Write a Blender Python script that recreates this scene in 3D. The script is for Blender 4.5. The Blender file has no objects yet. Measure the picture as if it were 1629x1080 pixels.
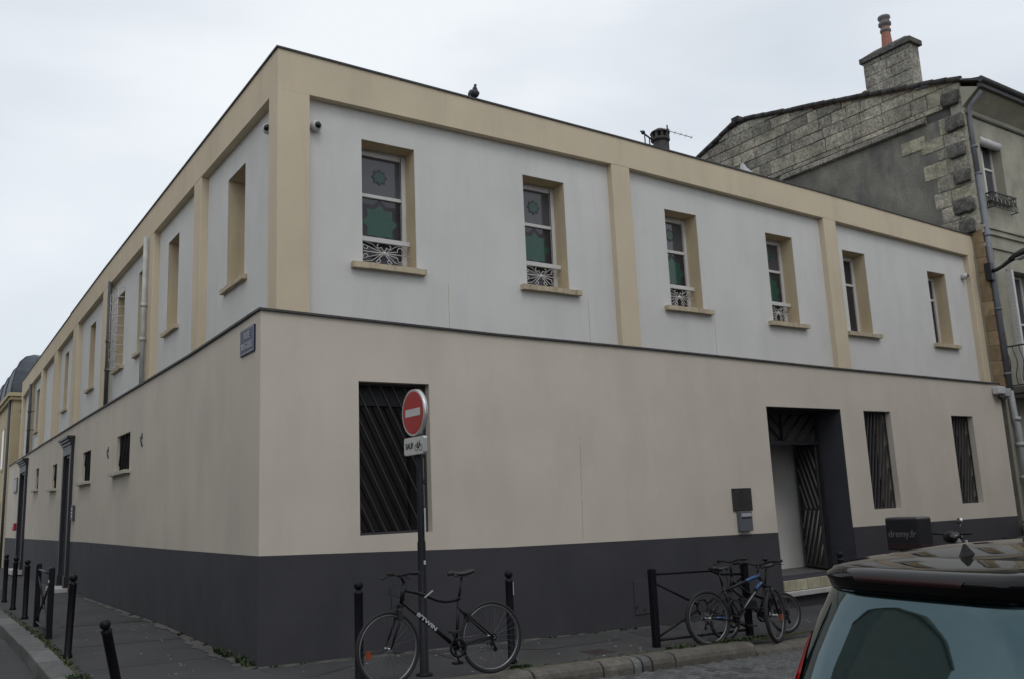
import bpy, bmesh, math, random
from mathutils import Vector, Matrix
random.seed(7)
SC = bpy.context.scene
COL = SC.collection
PI = math.pi

# ------------------------------------------------------------------ camera
cam_d = bpy.data.cameras.new('camera'); cam = bpy.data.objects.new('camera', cam_d); COL.objects.link(cam)
SC.camera = cam
yaw, pitch, roll = .5996, .1843, -.043
fw = Vector((math.sin(yaw)*math.cos(pitch), math.cos(yaw)*math.cos(pitch), math.sin(pitch)))
r0 = Vector((math.cos(yaw), -math.sin(yaw), 0)); u0 = r0.cross(fw)
cr = r0*math.cos(roll)+u0*math.sin(roll); cu = -r0*math.sin(roll)+u0*math.cos(roll)
M = Matrix((cr, cu, -fw)).transposed().to_4x4(); M.translation = Vector((-3.294, -9.926, 1.6))
cam.matrix_world = M
cam_d.sensor_fit = 'HORIZONTAL'; cam_d.sensor_width = 36; cam_d.lens = 31.40
cam_d.clip_start = .05; cam_d.clip_end = 3000

# ------------------------------------------------------------------ world (overcast) and sun
SUN_EL, SUN_AZ = math.radians(52), math.radians(200)      # azimuth: clockwise from +y
W = bpy.data.worlds.new('World'); SC.world = W; W.use_nodes = True
nt = W.node_tree; nt.nodes.clear()
wo = nt.nodes.new('ShaderNodeOutputWorld'); bg = nt.nodes.new('ShaderNodeBackground'); bg.inputs['Strength'].default_value = .1
sky = nt.nodes.new('ShaderNodeTexSky'); sky.sky_type = 'NISHITA'; sky.sun_disc = False
sky.sun_elevation = SUN_EL; sky.sun_rotation = SUN_AZ; sky.air_density = 1.0; sky.dust_density = 2.0
tc = nt.nodes.new('ShaderNodeTexCoord'); mp = nt.nodes.new('ShaderNodeMapping'); mp.inputs['Scale'].default_value = (1, 1, 2.2)
mp.inputs['Location'].default_value = (-2.47, 3.23, 2.24)
n1 = nt.nodes.new('ShaderNodeTexNoise'); n1.inputs['Scale'].default_value = 1.25; n1.inputs['Detail'].default_value = 5; n1.inputs['Roughness'].default_value = .5; n1.inputs['Distortion'].default_value = .35
rp = nt.nodes.new('ShaderNodeValToRGB')
rp.color_ramp.elements[0].position = .30; rp.color_ramp.elements[0].color = (6.2, 6.8, 7.6, 1)
rp.color_ramp.elements[1].position = .60; rp.color_ramp.elements[1].color = (9.7, 10.1, 10.45, 1)
mx = nt.nodes.new('ShaderNodeMixRGB'); mx.inputs['Fac'].default_value = .90
L_ = nt.links
L_.new(tc.outputs['Generated'], mp.inputs['Vector']); L_.new(mp.outputs['Vector'], n1.inputs['Vector'])
L_.new(n1.outputs['Fac'], rp.inputs['Fac']); L_.new(sky.outputs['Color'], mx.inputs['Color1']); L_.new(rp.outputs['Color'], mx.inputs['Color2'])
L_.new(mx.outputs['Color'], bg.inputs['Color']); L_.new(bg.outputs['Background'], wo.inputs['Surface'])

sd = bpy.data.lights.new('sun', 'SUN'); sd.energy = .5; sd.angle = math.radians(25); sd.color = (1, .97, .93)
sun = bpy.data.objects.new('sun', sd); COL.objects.link(sun)
sdir = Vector((math.sin(SUN_AZ)*math.cos(SUN_EL), math.cos(SUN_AZ)*math.cos(SUN_EL), math.sin(SUN_EL)))
sun.rotation_euler = sdir.to_track_quat('Z', 'Y').to_euler()
SC.view_settings.view_transform = 'Standard'
try: SC.view_settings.look = 'None'
except Exception: pass
SC.view_settings.exposure = 0.0; SC.view_settings.gamma = 1; SC.view_settings.use_curve_mapping = False

# ------------------------------------------------------------------ materials
MATS = {}
def mat(name, col, rough=.8, var=0., vscale=3., bump=0., bscale=60., metal=0., spec=None, coat=0., ior=None,
        stain=0., stain_col=(.1, .1, .1), stain_scale=(1, 1, 1), rnd=0., detail=6, speck=0., wave=None):
    m = bpy.data.materials.new(name); m.use_nodes = True; t = m.node_tree; N = t.nodes; Lk = t.links
    p = N['Principled BSDF']; p.inputs['Roughness'].default_value = rough; p.inputs['Metallic'].default_value = metal
    if ior: p.inputs['IOR'].default_value = ior
    if spec is not None: p.inputs['Specular IOR Level'].default_value = spec
    if coat: p.inputs['Coat Weight'].default_value = coat; p.inputs['Coat Roughness'].default_value = .03
    c = N.new('ShaderNodeTexCoord'); cur = None
    rgb = N.new('ShaderNodeRGB'); rgb.outputs[0].default_value = (*col, 1); cur = rgb.outputs[0]
    def noise(scale, det=detail, vec=None, rg=.55):
        n = N.new('ShaderNodeTexNoise'); n.inputs['Scale'].default_value = scale; n.inputs['Detail'].default_value = det; n.inputs['Roughness'].default_value = rg
        Lk.new(vec or c.outputs['Object'], n.inputs['Vector']); return n
    def mul(cur, fac, lo, hi, src, a=.3, b=.7):
        r = N.new('ShaderNodeMapRange'); r.inputs[1].default_value = a; r.inputs[2].default_value = b
        r.inputs[3].default_value = lo; r.inputs[4].default_value = hi; Lk.new(src, r.inputs[0])
        h = N.new('ShaderNodeHueSaturation'); Lk.new(r.outputs[0], h.inputs['Value']); Lk.new(cur, h.inputs['Color']); return h.outputs[0]
    if var: cur = mul(cur, var, 1-var, 1+var, noise(vscale).outputs['Fac'])
    if speck: cur = mul(cur, speck, 1-speck, 1+speck, noise(bscale*.7, 3).outputs['Fac'])
    if rnd:
        o = N.new('ShaderNodeObjectInfo'); cur = mul(cur, rnd, 1-rnd, 1+rnd, o.outputs['Random'], 0, 1)
    if stain:
        s = N.new('ShaderNodeMapping'); s.inputs['Scale'].default_value = stain_scale; Lk.new(c.outputs['Object'], s.inputs['Vector'])
        n = noise(1., 8, s.outputs[0], .62); r = N.new('ShaderNodeValToRGB'); r.color_ramp.elements[0].position = .48; r.color_ramp.elements[1].position = .72
        Lk.new(n.outputs['Fac'], r.inputs['Fac']); k = N.new('ShaderNodeMath'); k.operation = 'MULTIPLY'; k.inputs[1].default_value = stain
        Lk.new(r.outputs['Color'], k.inputs[0]); x = N.new('ShaderNodeMixRGB'); x.inputs['Color2'].default_value = (*stain_col, 1)
        Lk.new(k.outputs[0], x.inputs['Fac']); Lk.new(cur, x.inputs['Color1']); cur = x.outputs['Color']
    Lk.new(cur, p.inputs['Base Color'])
    if bump:
        n = noise(bscale, 4, rg=.6); b = N.new('ShaderNodeBump'); b.inputs['Strength'].default_value = bump; b.inputs['Distance'].default_value = .01
        Lk.new(n.outputs['Fac'], b.inputs['Height']); Lk.new(b.outputs[0], p.inputs['Normal'])
    if rough > .3 and var:
        rr = N.new('ShaderNodeMapRange'); rr.inputs[3].default_value = max(0, rough-.12); rr.inputs[4].default_value = min(1, rough+.12)
        Lk.new(noise(vscale*2.3).outputs['Fac'], rr.inputs[0]); Lk.new(rr.outputs[0], p.inputs['Roughness'])
    MATS[name] = m; return m

mat('render_cream', (.615, .555, .478), .9, .055, .8, .35, 90, stain=.24, stain_col=(.40, .375, .33), stain_scale=(1.5, 1.5, .5), spec=.2)
mat('render_grey', (.655, .645, .62), .9, .045, 1.1, .35, 90, stain=.16, stain_col=(.36, .37, .37), stain_scale=(2.6, 2.6, .35), spec=.2)
mat('render_yellow', (.63, .535, .395), .9, .05, 1.3, .35, 90, stain=.22, stain_col=(.34, .29, .20), stain_scale=(2.6, 2.6, .4), spec=.2)
mat('reveal_yellow', (.60, .50, .34), .9, .05, 2., .3, 90, stain=.3, stain_col=(.30, .25, .17), stain_scale=(4, 4, .7), spec=.2)
mat('plinth_paint', (.056, .055, .063), .75, .10, 1.4, .35, 80, stain=.5, stain_col=(.043, .044, .048), stain_scale=(2, 2, .8), spec=.3)
mat('zinc', (.12, .125, .13), .5, .3, 5, .1, 20, metal=.3)
mat('zinc_dark', (.05, .048, .05), .6, .3, 5, .1, 20)
mat('roof_felt', (.09, .09, .09), .95, .2, 2, .4, 40)
mat('white_paint', (.62, .61, .60), .45, .08, 6, .05, 60, stain=.2, stain_col=(.35, .33, .3), stain_scale=(3, 3, 3))
mat('window_glass', (.022, .022, .030), .05, ior=1.65)
mat('window_glass_grey', (.075, .075, .085), .08, ior=1.6)
mat('dark_glass', (.010, .010, .012), .08, ior=1.5)
mat('net_curtain', (.10, .095, .11), .6, .15, 14)
mat('star_green', (.020, .080, .054), .12, .12, 20)
mat('star_dark', (.028, .020, .028), .35, .1, 20)
mat('sill_stone', (.50, .42, .30), .9, .15, 6, .5, 50, stain=.5, stain_col=(.22, .18, .12), stain_scale=(8, 8, 3))
mat('sill_cream', (.50, .47, .40), .9, .1, 6, .4, 60, stain=.3, stain_col=(.25, .23, .19), stain_scale=(8, 8, 3))
mat('black_iron', (.012, .012, .014), .42, .25, 9, .15, 80, spec=.5)
mat('bollard_paint', (.007, .007, .011), .5, .3, 12, .12, 50, spec=.22)
mat('grille_bar', (.032, .031, .034), .7, .15, 8)
mat('grille_light', (.050, .047, .050), .6, .1, 8)
mat('door_paint', (.022, .022, .027), .5, .15, 5, .1, 40)
mat('door_reveal', (.052, .052, .064), .75, .1, 3, .3, 80)
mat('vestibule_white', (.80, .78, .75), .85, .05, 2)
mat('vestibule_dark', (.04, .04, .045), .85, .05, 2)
mat('grille_slat', (.34, .33, .31), .7)
mat('step_cream', (.42, .39, .28), .85, .12, 9, .4, 40, rnd=.14, stain=.35, stain_col=(.2, .18, .12), stain_scale=(6, 6, 6))
mat('step_white', (.48, .47, .46), .8, .1, 7, .3, 50, stain=.3, stain_col=(.25, .24, .22), stain_scale=(5, 5, 5))
mat('asphalt', (.068, .067, .067), .93, .16, 1.6, .9, 170, speck=.28, stain=.35, stain_col=(.042, .042, .042), stain_scale=(1.2, 1.2, 1.2), spec=.25)
mat('pavement_asphalt', (.074, .073, .074), .93, .14, 1.1, .8, 190, speck=.25, stain=.5, stain_col=(.054, .053, .053), stain_scale=(.9, .9, .9), spec=.25)
mat('mortar', (.075, .071, .063), .97, .2, 4, .6, 90)
mat('wall_foot', (.095, .093, .085), .95, .35, 9, .8, 60, stain=.6, stain_col=(.05, .055, .035), stain_scale=(6, 6, 6))
mat('sett_stone', (.098, .100, .102), .8, .3, 12, .6, 50, rnd=.38, speck=.3, spec=.3, stain=.3, stain_col=(.06, .057, .05), stain_scale=(8, 8, 8))
mat('kerb_granite', (.135, .122, .105), .85, .28, 9, .9, 60, rnd=.28, speck=.22, stain=.5, stain_col=(.075, .07, .05), stain_scale=(5, 5, 5))
mat('kerb_grey', (.125, .125, .122), .82, .22, 8, .6, 70, rnd=.28, speck=.18, stain=.3, stain_col=(.07, .07, .06), stain_scale=(5, 5, 5))
mat('rust_iron', (.055, .040, .037), .7, .3, 12, .5, 50)
mat('gable_stone', (.325, .30, .24), .95, .42, 1.1, 1., 22, rnd=.16, speck=.45, stain=.55, stain_col=(.12, .12, .118), stain_scale=(3.4, 3.4, 3.4), spec=.2)
mat('gable_stone_dark', (.25, .235, .20), .97, .42, 1.3, 1., 22, rnd=.18, speck=.5, stain=.6, stain_col=(.095, .095, .096), stain_scale=(4, 4, 4), spec=.2)
mat('gable_stone_warm', (.34, .315, .235), .95, .25, 3, .8, 26, rnd=.16, speck=.3, stain=.8, stain_col=(.14, .135, .12), stain_scale=(4, 4, 4), spec=.2)
mat('tooth_stone', (.105, .10, .09), .97, .5, 7, 1., 26, rnd=.25, speck=.4, stain=.5, stain_col=(.045, .045, .045), stain_scale=(4, 4, 4))
mat('gable_joint', (.10, .098, .09), .97, .3, 4, .8, 40)
mat('gable_render', (.20, .19, .165), .95, .3, 1.3, .5, 30, speck=.15, stain=.9, stain_col=(.085, .086, .09), stain_scale=(1.6, 1.6, .55), spec=.2)
mat('house_stone', (.36, .345, .28), .92, .16, 1.6, .5, 40, stain=.5, stain_col=(.20, .20, .18), stain_scale=(2.6, 2.6, 1.6), spec=.2)
mat('house_stone_rust', (.30, .22, .135), .92, .2, 5, .5, 40, rnd=.2, stain=.5, stain_col=(.15, .12, .09), stain_scale=(5, 5, 3), spec=.2)
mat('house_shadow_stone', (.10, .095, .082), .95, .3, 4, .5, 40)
mat('roof_tile', (.20, .12, .09), .9, .4, 6, .6, 30, rnd=.3)
mat('roof_tile_dark', (.055, .050, .050), .95, .4, 6, .6, 30, rnd=.3)
mat('terracotta', (.33, .145, .10), .85, .25, 9, .3, 40, stain=.4, stain_col=(.12, .09, .08), stain_scale=(5, 5, 5))
mat('pot_grey', (.16, .15, .15), .8, .3, 9)
mat('pvc_grey', (.16, .17, .19), .5, .1, 6)
mat('pipe_pale', (.40, .41, .41), .55, .12, 5)
mat('pipe_dark', (.07, .072, .075), .6, .2, 5)
mat('pipe_white', (.46, .47, .46), .6, .2, 5)
mat('slate', (.055, .066, .088), .55, .3, 3, .3, 20, stain=.4, stain_col=(.09, .10, .12), stain_scale=(2, 2, 2))
mat('far_wall', (.50, .42, .27), .9, .08, 1., .2, 60)
mat('camera_white', (.55, .55, .55), .4)
mat('dark_void', (.006, .006, .008), .9, spec=.1)
mat('camera_lens', (.006, .006, .008), .1)
mat('sign_red', (.36, .018, .022), .38, .06, 5)
mat('sign_white', (.52, .52, .50), .45, .08, 12, stain=.3, stain_col=(.36, .35, .32), stain_scale=(9, 9, 9))
mat('sign_edge', (.60, .60, .60), .30, metal=.6)
mat('sign_ink', (.02, .02, .022), .6)
mat('enamel_blue', (.018, .022, .060), .4, .1, 8, spec=.3)
mat('enamel_white', (.42, .42, .48), .5)
mat('plaque_bronze', (.035, .032, .030), .5, .2, 20, .3, 60)
mat('box_grey', (.105, .118, .135), .5, .05, 6)
mat('label_white', (.42, .42, .45), .5)
mat('tyre', (.014, .014, .015), .75, .15, 20, .3, 80)
mat('rim_metal', (.20, .20, .21), .35, metal=.7)
mat('spoke_metal', (.15, .15, .16), .35, metal=.8)
mat('bike_black', (.006, .006, .008), .42, spec=.35)
mat('bike_blue', (.025, .075, .20), .3, coat=.3)
mat('bike_white', (.30, .30, .32), .4)
mat('chrome', (.55, .55, .56), .18, metal=1.)
mat('reflector_orange', (.28, .05, .015), .3)
mat('reflector_red', (.25, .01, .01), .3)
mat('paper_white', (.5, .5, .5), .7)
mat('car_paint', (.003, .003, .004), .05, ior=1.36)
mat('car_glass', (.004, .010, .012), .03, ior=2.0)
MATS['car_glass'].node_tree.nodes['Principled BSDF'].inputs['Specular Tint'].default_value = (.62, .92, 1., 1)
mat('car_glass_side', (.01, .012, .013), .03, ior=1.6)
mat('car_trim', (.008, .008, .009), .55)
mat('tail_red', (.42, .008, .010), .2, spec=.4)
mat('tail_dark_red', (.022, .003, .004), .35)
mat('tail_white', (.40, .30, .30), .2, coat=.8)
mat('headlight', (.5, .5, .5), .1, coat=1.)
mat('scooter_black', (.007, .007, .009), .3, coat=.4)
mat('box_fabric', (.009, .009, .013), .65, .2, 12, .3, 60)
mat('box_lid', (.055, .056, .06), .35, .1, 12)
mat('box_text', (.13, .13, .135), .6)
mat('box_band', (.028, .010, .012), .5)
mat('cabinet', (.06, .07, .085), .5, .1, 6)
mat('pigeon', (.035, .035, .045), .6, .3, 30)
mat('leaf', (.034, .056, .018), .7, .35, 20, rnd=.2)
mat('moss', (.060, .066, .022), .95, .4, 20, .8, 60)
mat('opposite_wall', (.36, .33, .27), .9, .1, 1)
mat('seat_grey', (.02, .02, .022), .5)

# ------------------------------------------------------------------ geometry helpers
ORG = {}
class MB:
    def __init__(s): s.v = []; s.f = []; s.m = []; s.sm = []
    def add(s, vs, fs, mi=0, sm=False):
        o = len(s.v); s.v += [tuple(v) for v in vs]
        for f in fs: s.f.append([i+o for i in f]); s.m.append(mi); s.sm.append(sm)
    def quad(s, a, b, c, d, mi=0): s.add([a, b, c, d], [(0, 1, 2, 3)], mi)
    def hexa(s, p, mi=0):   # p: bottom 4 (ccw) + top 4
        s.add(p, [(3, 2, 1, 0), (4, 5, 6, 7), (0, 1, 5, 4), (1, 2, 6, 5), (2, 3, 7, 6), (3, 0, 4, 7)], mi)
    def box(s, x0, x1, y0, y1, z0, z1, mi=0):
        s.hexa([(x0, y0, z0), (x1, y0, z0), (x1, y1, z0), (x0, y1, z0), (x0, y0, z1), (x1, y0, z1), (x1, y1, z1), (x0, y1, z1)], mi)
    def tube(s, a, b, r, n=8, r2=None, mi=0, cap=True):
        a = Vector(a); b = Vector(b); r2 = r if r2 is None else r2; d = (b-a)
        if d.length < 1e-7: return
        q = d.normalized().to_track_quat('Z', 'Y'); vs = []
        for p, rr in ((a, r), (b, r2)):
            for i in range(n): vs.append(p+q @ Vector((rr*math.cos(2*PI*i/n), rr*math.sin(2*PI*i/n), 0)))
        s.add(vs, [(i, (i+1) % n, n+(i+1) % n, n+i) for i in range(n)], mi, True)
        if cap: s.add(vs, [tuple(range(n-1, -1, -1)), tuple(range(n, 2*n))], mi)
    def path(s, pts, r, n=6, closed=False, mi=0, flat=None):
        P = [Vector(p) for p in pts]; k = len(P); rs = r if isinstance(r, (list, tuple)) else [r]*k; vs = []
        up = None
        for i in range(k):
            if closed: t = P[(i+1) % k]-P[i-1]
            else: t = P[min(i+1, k-1)]-P[max(i-1, 0)]
            t.normalize()
            if up is None:
                up = t.orthogonal().normalized()
            up = (up-t*up.dot(t)); up = up.normalized() if up.length > 1e-6 else t.orthogonal().normalized()
            sd_ = t.cross(up)
            for j in range(n):
                a = 2*PI*j/n; vs.append(P[i]+(up*math.cos(a)+sd_*math.sin(a))*rs[i])
        fs = [(i*n+j, i*n+(j+1) % n, ((i+1) % k)*n+(j+1) % n, ((i+1) % k)*n+j) for i in range(k if closed else k-1) for j in range(n)]
        s.add(vs, fs, mi, True)
        if not closed: s.add(vs, [tuple(range(n-1, -1, -1)), tuple(range((k-1)*n, k*n))], mi)
    def lathe(s, prof, c=(0, 0, 0), n=20, mi=0, axis='Z'):
        vs = []; c = Vector(c)
        for r, z in prof:
            for i in range(n):
                a = 2*PI*i/n; p = (r*math.cos(a), r*math.sin(a), z)
                if axis == 'Y': p = (p[0], p[2], p[1])
                if axis == 'X': p = (p[2], p[0], p[1])
                vs.append(c+Vector(p))
        k = len(prof); s.add(vs, [(i*n+j, i*n+(j+1) % n, (i+1)*n+(j+1) % n, (i+1)*n+j) for i in range(k-1) for j in range(n)], mi, True)
        s.add(vs, [tuple(range(n-1, -1, -1)), tuple(range((k-1)*n, k*n))], mi)
    def prism(s, poly, fn, d0, d1, mi=0):   # poly of (a,b); fn(a,b,d)->xyz
        k = len(poly); vs = [fn(a, b, d0) for a, b in poly]+[fn(a, b, d1) for a, b in poly]
        s.add(vs, [tuple(range(k-1, -1, -1)), tuple(range(k, 2*k))]+[(i, (i+1) % k, k+(i+1) % k, k+i) for i in range(k)], mi)
    def grid(s, fn, nu, nv, mi=0, sm=True):
        vs = [fn(i/nu, j/nv) for j in range(nv+1) for i in range(nu+1)]
        s.add(vs, [(j*(nu+1)+i, j*(nu+1)+i+1, (j+1)*(nu+1)+i+1, (j+1)*(nu+1)+i) for j in range(nv) for i in range(nu)], mi, sm)
    def ico(s, c, r, sc=(1, 1, 1), n=10, m=7, mi=0):
        s.lathe([(max(.002, r*math.sin(PI*i/m))*1., -r*math.cos(PI*i/m)) for i in range(m+1)], (0, 0, 0), n, mi) if False else None
        vs = []; k = m+1
        for i in range(k):
            a = PI*i/m
            for j in range(n):
                b = 2*PI*j/n; vs.append((c[0]+sc[0]*r*max(.01, math.sin(a))*math.cos(b), c[1]+sc[1]*r*max(.01, math.sin(a))*math.sin(b), c[2]-sc[2]*r*math.cos(a)))
        s.add(vs, [(i*n+j, i*n+(j+1) % n, (i+1)*n+(j+1) % n, (i+1)*n+j) for i in range(k-1) for j in range(n)]+[tuple(range(n-1, -1, -1)), tuple(range((k-1)*n, k*n))], mi, True)
    def mesh(s, name, mats, org=(0, 0, 0)):
        me = bpy.data.meshes.new(name)
        me.from_pydata([(v[0]-org[0], v[1]-org[1], v[2]-org[2]) for v in s.v], [], s.f)
        for m in (mats if isinstance(mats, (list, tuple)) else [mats]): me.materials.append(MATS[m])
        me.polygons.foreach_set('material_index', s.m); me.polygons.foreach_set('use_smooth', s.sm)
        bm = bmesh.new(); bm.from_mesh(me); bmesh.ops.remove_doubles(bm, verts=bm.verts, dist=1e-5); bmesh.ops.recalc_face_normals(bm, faces=bm.faces); bm.to_mesh(me); bm.free()
        me.update(); return me
    def build(s, name, mats, parent=None, bevel=0, **props):
        org = ORG.get(parent.name, (0, 0, 0)) if parent else props.pop('org', (0, 0, 0))
        o = bpy.data.objects.new(name, s.mesh(name, mats, org)); COL.objects.link(o)
        if parent: o.parent = parent; ORG[o.name] = org
        else: o.location = org
        if bevel:
            b = o.modifiers.new('bevel', 'BEVEL'); b.width = bevel; b.segments = 2; b.limit_method = 'ANGLE'; b.angle_limit = math.radians(40)
            if hasattr(b, 'harden_normals'): b.harden_normals = False
        for k, v in props.items(): o[k] = v
        return o
def thing(name, label, cat, loc=(0, 0, 0), group=None, world=True, rz=0, rx=0):
    o = bpy.data.objects.new(name, None); COL.objects.link(o); o.location = loc; o.rotation_euler = (rx, 0, rz); o.empty_display_size = .2
    o['label'] = label; o['category'] = cat
    if group: o['group'] = group
    if world: ORG[o.name] = tuple(loc)
    return o
def tag(o, label, cat, group=None):
    o['label'] = label; o['category'] = cat
    if group: o['group'] = group
    return o
def struct(o): o['kind'] = 'structure'; return o
def copy_tree(o, parent=None):
    c = o.copy(); COL.objects.link(c)
    if parent: c.parent = parent; c.matrix_parent_inverse = o.matrix_parent_inverse.copy()
    for ch in list(o.children): copy_tree(ch, c)
    return c
def text_mesh(body, size, extrude=.002, ax='CENTER', sx=1., bold=0.):
    cu_ = bpy.data.curves.new('txt', 'FONT'); cu_.body = body; cu_.size = size; cu_.extrude = extrude; cu_.align_x = ax; cu_.align_y = 'CENTER'; cu_.offset = bold; cu_.resolution_u = 3
    o = bpy.data.objects.new('txt', cu_); COL.objects.link(o); dg = bpy.context.evaluated_depsgraph_get(); dg.update()
    me = bpy.data.meshes.new_from_object(o.evaluated_get(dg)); me.transform(Matrix.Diagonal((sx, 1, 1, 1)))
    bpy.data.objects.remove(o); return me
def put_text(name, body, size, mt, parent, origin, xdir, ydir, sx=1., bold=0.):
    me = text_mesh(body, size, sx=sx, bold=bold); xd = Vector(xdir).normalized(); yd = Vector(ydir).normalized(); zd = xd.cross(yd)
    org = Vector(ORG.get(parent.name, (0, 0, 0)))
    T = Matrix((xd, yd, zd)).transposed().to_4x4(); T.translation = Vector(origin)-org
    me.transform(T); me.materials.clear(); me.materials.append(MATS[mt]); o = bpy.data.objects.new(name, me); COL.objects.link(o); o.parent = parent; return o

# ------------------------------------------------------------------ terrain heights
def g(x, y):
    a = 0 if x < 0 else (-.031*x if x < 6 else -.186-.008*(min(x, 40)-6))
    b = 0 if y < 0 else min(.024*y, .1)
    return a+b
ROADZ = -.155
def kdrop(x): return 0 if x < 4.8 else min(.07, (x-4.8)*.065)
def gp(x, y): return g(x, y)-kdrop(x)*max(0, min(1, (-1.15-y)/.7))

def lin(knots):
    def f(s):
        if s <= knots[0][0]: return knots[0][1]
        for (a, za), (b, zb) in zip(knots, knots[1:]):
            if s <= b: return za+(zb-za)*(s-a)/(b-a)
        return knots[-1][1]
    return f
ZT = {'R': lin([(.25, 7.46), (6, 7.405), (11.2, 7.325), (16.4, 7.185)]), 'L': lin([(.25, 7.46), (12, 7.455), (17, 7.39), (17.02, 7.36), (22, 7.28), (28.9, 7.12)])}
ZS = {'R': lin([(.25, 6.90), (6, 6.912), (11.3, 6.80), (16.4, 6.675)]), 'L': lin([(.25, 6.89), (4, 6.91), (11.7, 6.92), (16, 6.86), (20, 6.75), (26, 6.60), (28.9, 6.46)])}
ZC = {'R': lin([(0, 3.945), (3.2, 3.875), (6, 3.85), (10.4, 3.78), (16.2, 3.722)]), 'L': lin([(0, 3.945), (3, 3.90), (12, 3.92), (19, 3.91), (28.9, 3.86)])}
ZP = {'R': lin([(0, 1.176), (3.3, 1.075), (8.5, .995), (16.2, .952)]), 'L': lin([(0, 1.176), (4.3, 1.19), (11, 1.227), (28.9, 1.24)])}
ZG = {'R': lambda s: g(s, 0)-.06, 'L': lambda s: g(0, s)-.06}
DU, DP = .28, .40
END = {'R': 16.1, 'L': 28.8}
ENDU = {'R': 16.39, 'L': 28.8}
def F(face, s, d, z): return (s, d, z) if face == 'R' else (d, s, z)
def fbox(mb, face, s0, s1, d0, d1, z0, z1, mi=0):
    za0, za1 = (z0(s0), z0(s1)) if callable(z0) else (z0, z0); zb0, zb1 = (z1(s0), z1(s1)) if callable(z1) else (z1, z1)
    mb.hexa([F(face, s0, d0, za0), F(face, s1, d0, za1), F(face, s1, d1, za1), F(face, s0, d1, za0), F(face, s0, d0, zb0), F(face, s1, d0, zb1), F(face, s1, d1, zb1), F(face, s0, d1, zb0)], mi)
def wall(mb, face, s0, s1, zlo, zhi, d, ops, thick=.1, extra=()):
    cuts = sorted({s0, s1} | {e for o in ops for e in o[:2] if s0 < e < s1} | {e for e in extra if s0 < e < s1})
    for a, b in zip(cuts, cuts[1:]):
        m = (a+b)/2; cur = zlo; done = False
        for o in sorted([o for o in ops if o[0] < m < o[1]], key=lambda o: o[2]):
            cm = cur(m) if callable(cur) else cur
            if o[3] <= cm or o[2] >= zhi(m): continue
            if o[2] > cm: fbox(mb, face, a, b, d, d+thick, cur, o[2])
            cur = o[3]
            if o[3] >= zhi(m): done = True
        if not done: fbox(mb, face, a, b, d, d+thick, cur, zhi)

# ------------------------------------------------------------------ the corner building
BLD = thing('corner_building', 'two storey corner building, cream below, grey panels framed in yellow above, dark grey base', 'building')
# openings: (s0,s1,z0,z1)
UR = [(1.47, 2.26, 4.78, 6.50), (4.08, 4.85, 4.757, 6.47), (6.96, 7.70, 4.705, 6.38), (9.46, 10.20, 4.65, 6.32), (11.70, 12.42, 4.625, 6.28), (14.60, 15.29, 4.59, 6.18)]
UL = [(1.92, 2.73, 4.86, 6.51), (5.57, 6.33, 4.875, 6.53), (7.98, 8.78, 4.89, 6.56), (10.15, 10.97, 4.88, 6.53), (13.64, 14.42, 4.90, 6.54), (17.93, 18.62, 4.85, 6.50), (24.35, 25.1, 4.82, 6.27)]
LR = [(1.21, 2.18, 1.33, 3.17), (11.21, 12.04, 1.262, 3.045), (14.09, 14.88, 1.266, 3.015)]
DOOR = (8.56, 10.54, .235, 3.055)
LL = [(7.02, 8.2, 2.52, 3.19), (11.01, 12.06, 2.505, 3.165), (16.05, 16.87, 2.55, 3.185), (19.8, 20.52, 2.68, 3.29)]
DL = [(13.5, 14.45, .2, 3.2), (22.8, 24.2, .3, 3.3)]
for face, ops in (('R', LR+[DOOR]), ('L', LL+DL)):
    kn = [3.2, 6, 8.5, 10.4] if face == 'R' else [3, 4.3, 11, 12, 19]
    st = 0 if face == 'R' else 0
    mb = MB(); wall(mb, face, st if face == 'R' else .0095, END[face], ZP[face], ZC[face], 0, ops, .009, kn)
    mb.build('lower_wall', 'render_cream', BLD)
    mb = MB(); wall(mb, face, -.006 if face == 'R' else -.001, END[face], ZG[face], ZP[face], -.006, ops, .0045, kn+[1.5, 4])
    mb.build('painted_base', 'plinth_paint', BLD)
    # ledge flashing
    mb = MB(); ks = [-.03 if face == 'R' else .40]+[k for k in ([3.2, 6, 10.4] if face == 'R' else [3, 12, 19])]+[END[face]]
    for a, b in zip(ks, ks[1:]): fbox(mb, face, a, b, -.035, .42, lambda s: ZC[face](s)+.002, lambda s: ZC[face](s)+.028)
    mb.build('ledge_flashing', 'zinc_dark', BLD)
    # grey panels
    mb = MB(); wall(mb, face, .45, ENDU[face], lambda s: ZC[face](s)+.03, lambda s: ZS[face](s)+.1, DP, UR if face == 'R' else UL, .009, [6, 11.3] if face == 'R' else [4, 11.7, 16, 20, 26])
    mb.build('upper_panel', 'render_grey', BLD)
    # fascia beam
    ks = [DU if face == 'R' else DU+.35]+([6, 11.25, 16.39] if face == 'R' else [4, 8, 12, 16, 17.0, 17.02, 20, 26, 28.9])
    mb = MB()
    for a, b in zip(ks, ks[1:]): fbox(mb, face, a, b, DU, DU+.35, ZS[face], ZT[face])
    mb.build('fascia_beam', 'render_yellow', BLD)
    mb = MB()
    for a, b in zip(ks, ks[1:]): fbox(mb, face, (a-.023 if (face == 'R' and a < .3) else a-.001), b, DU-.022, DU+.4, lambda s: ZT[face](s)-.018, lambda s: ZT[face](s)+.006)
    mb.build('roof_edge_flashing', 'zinc_dark', BLD)
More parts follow.
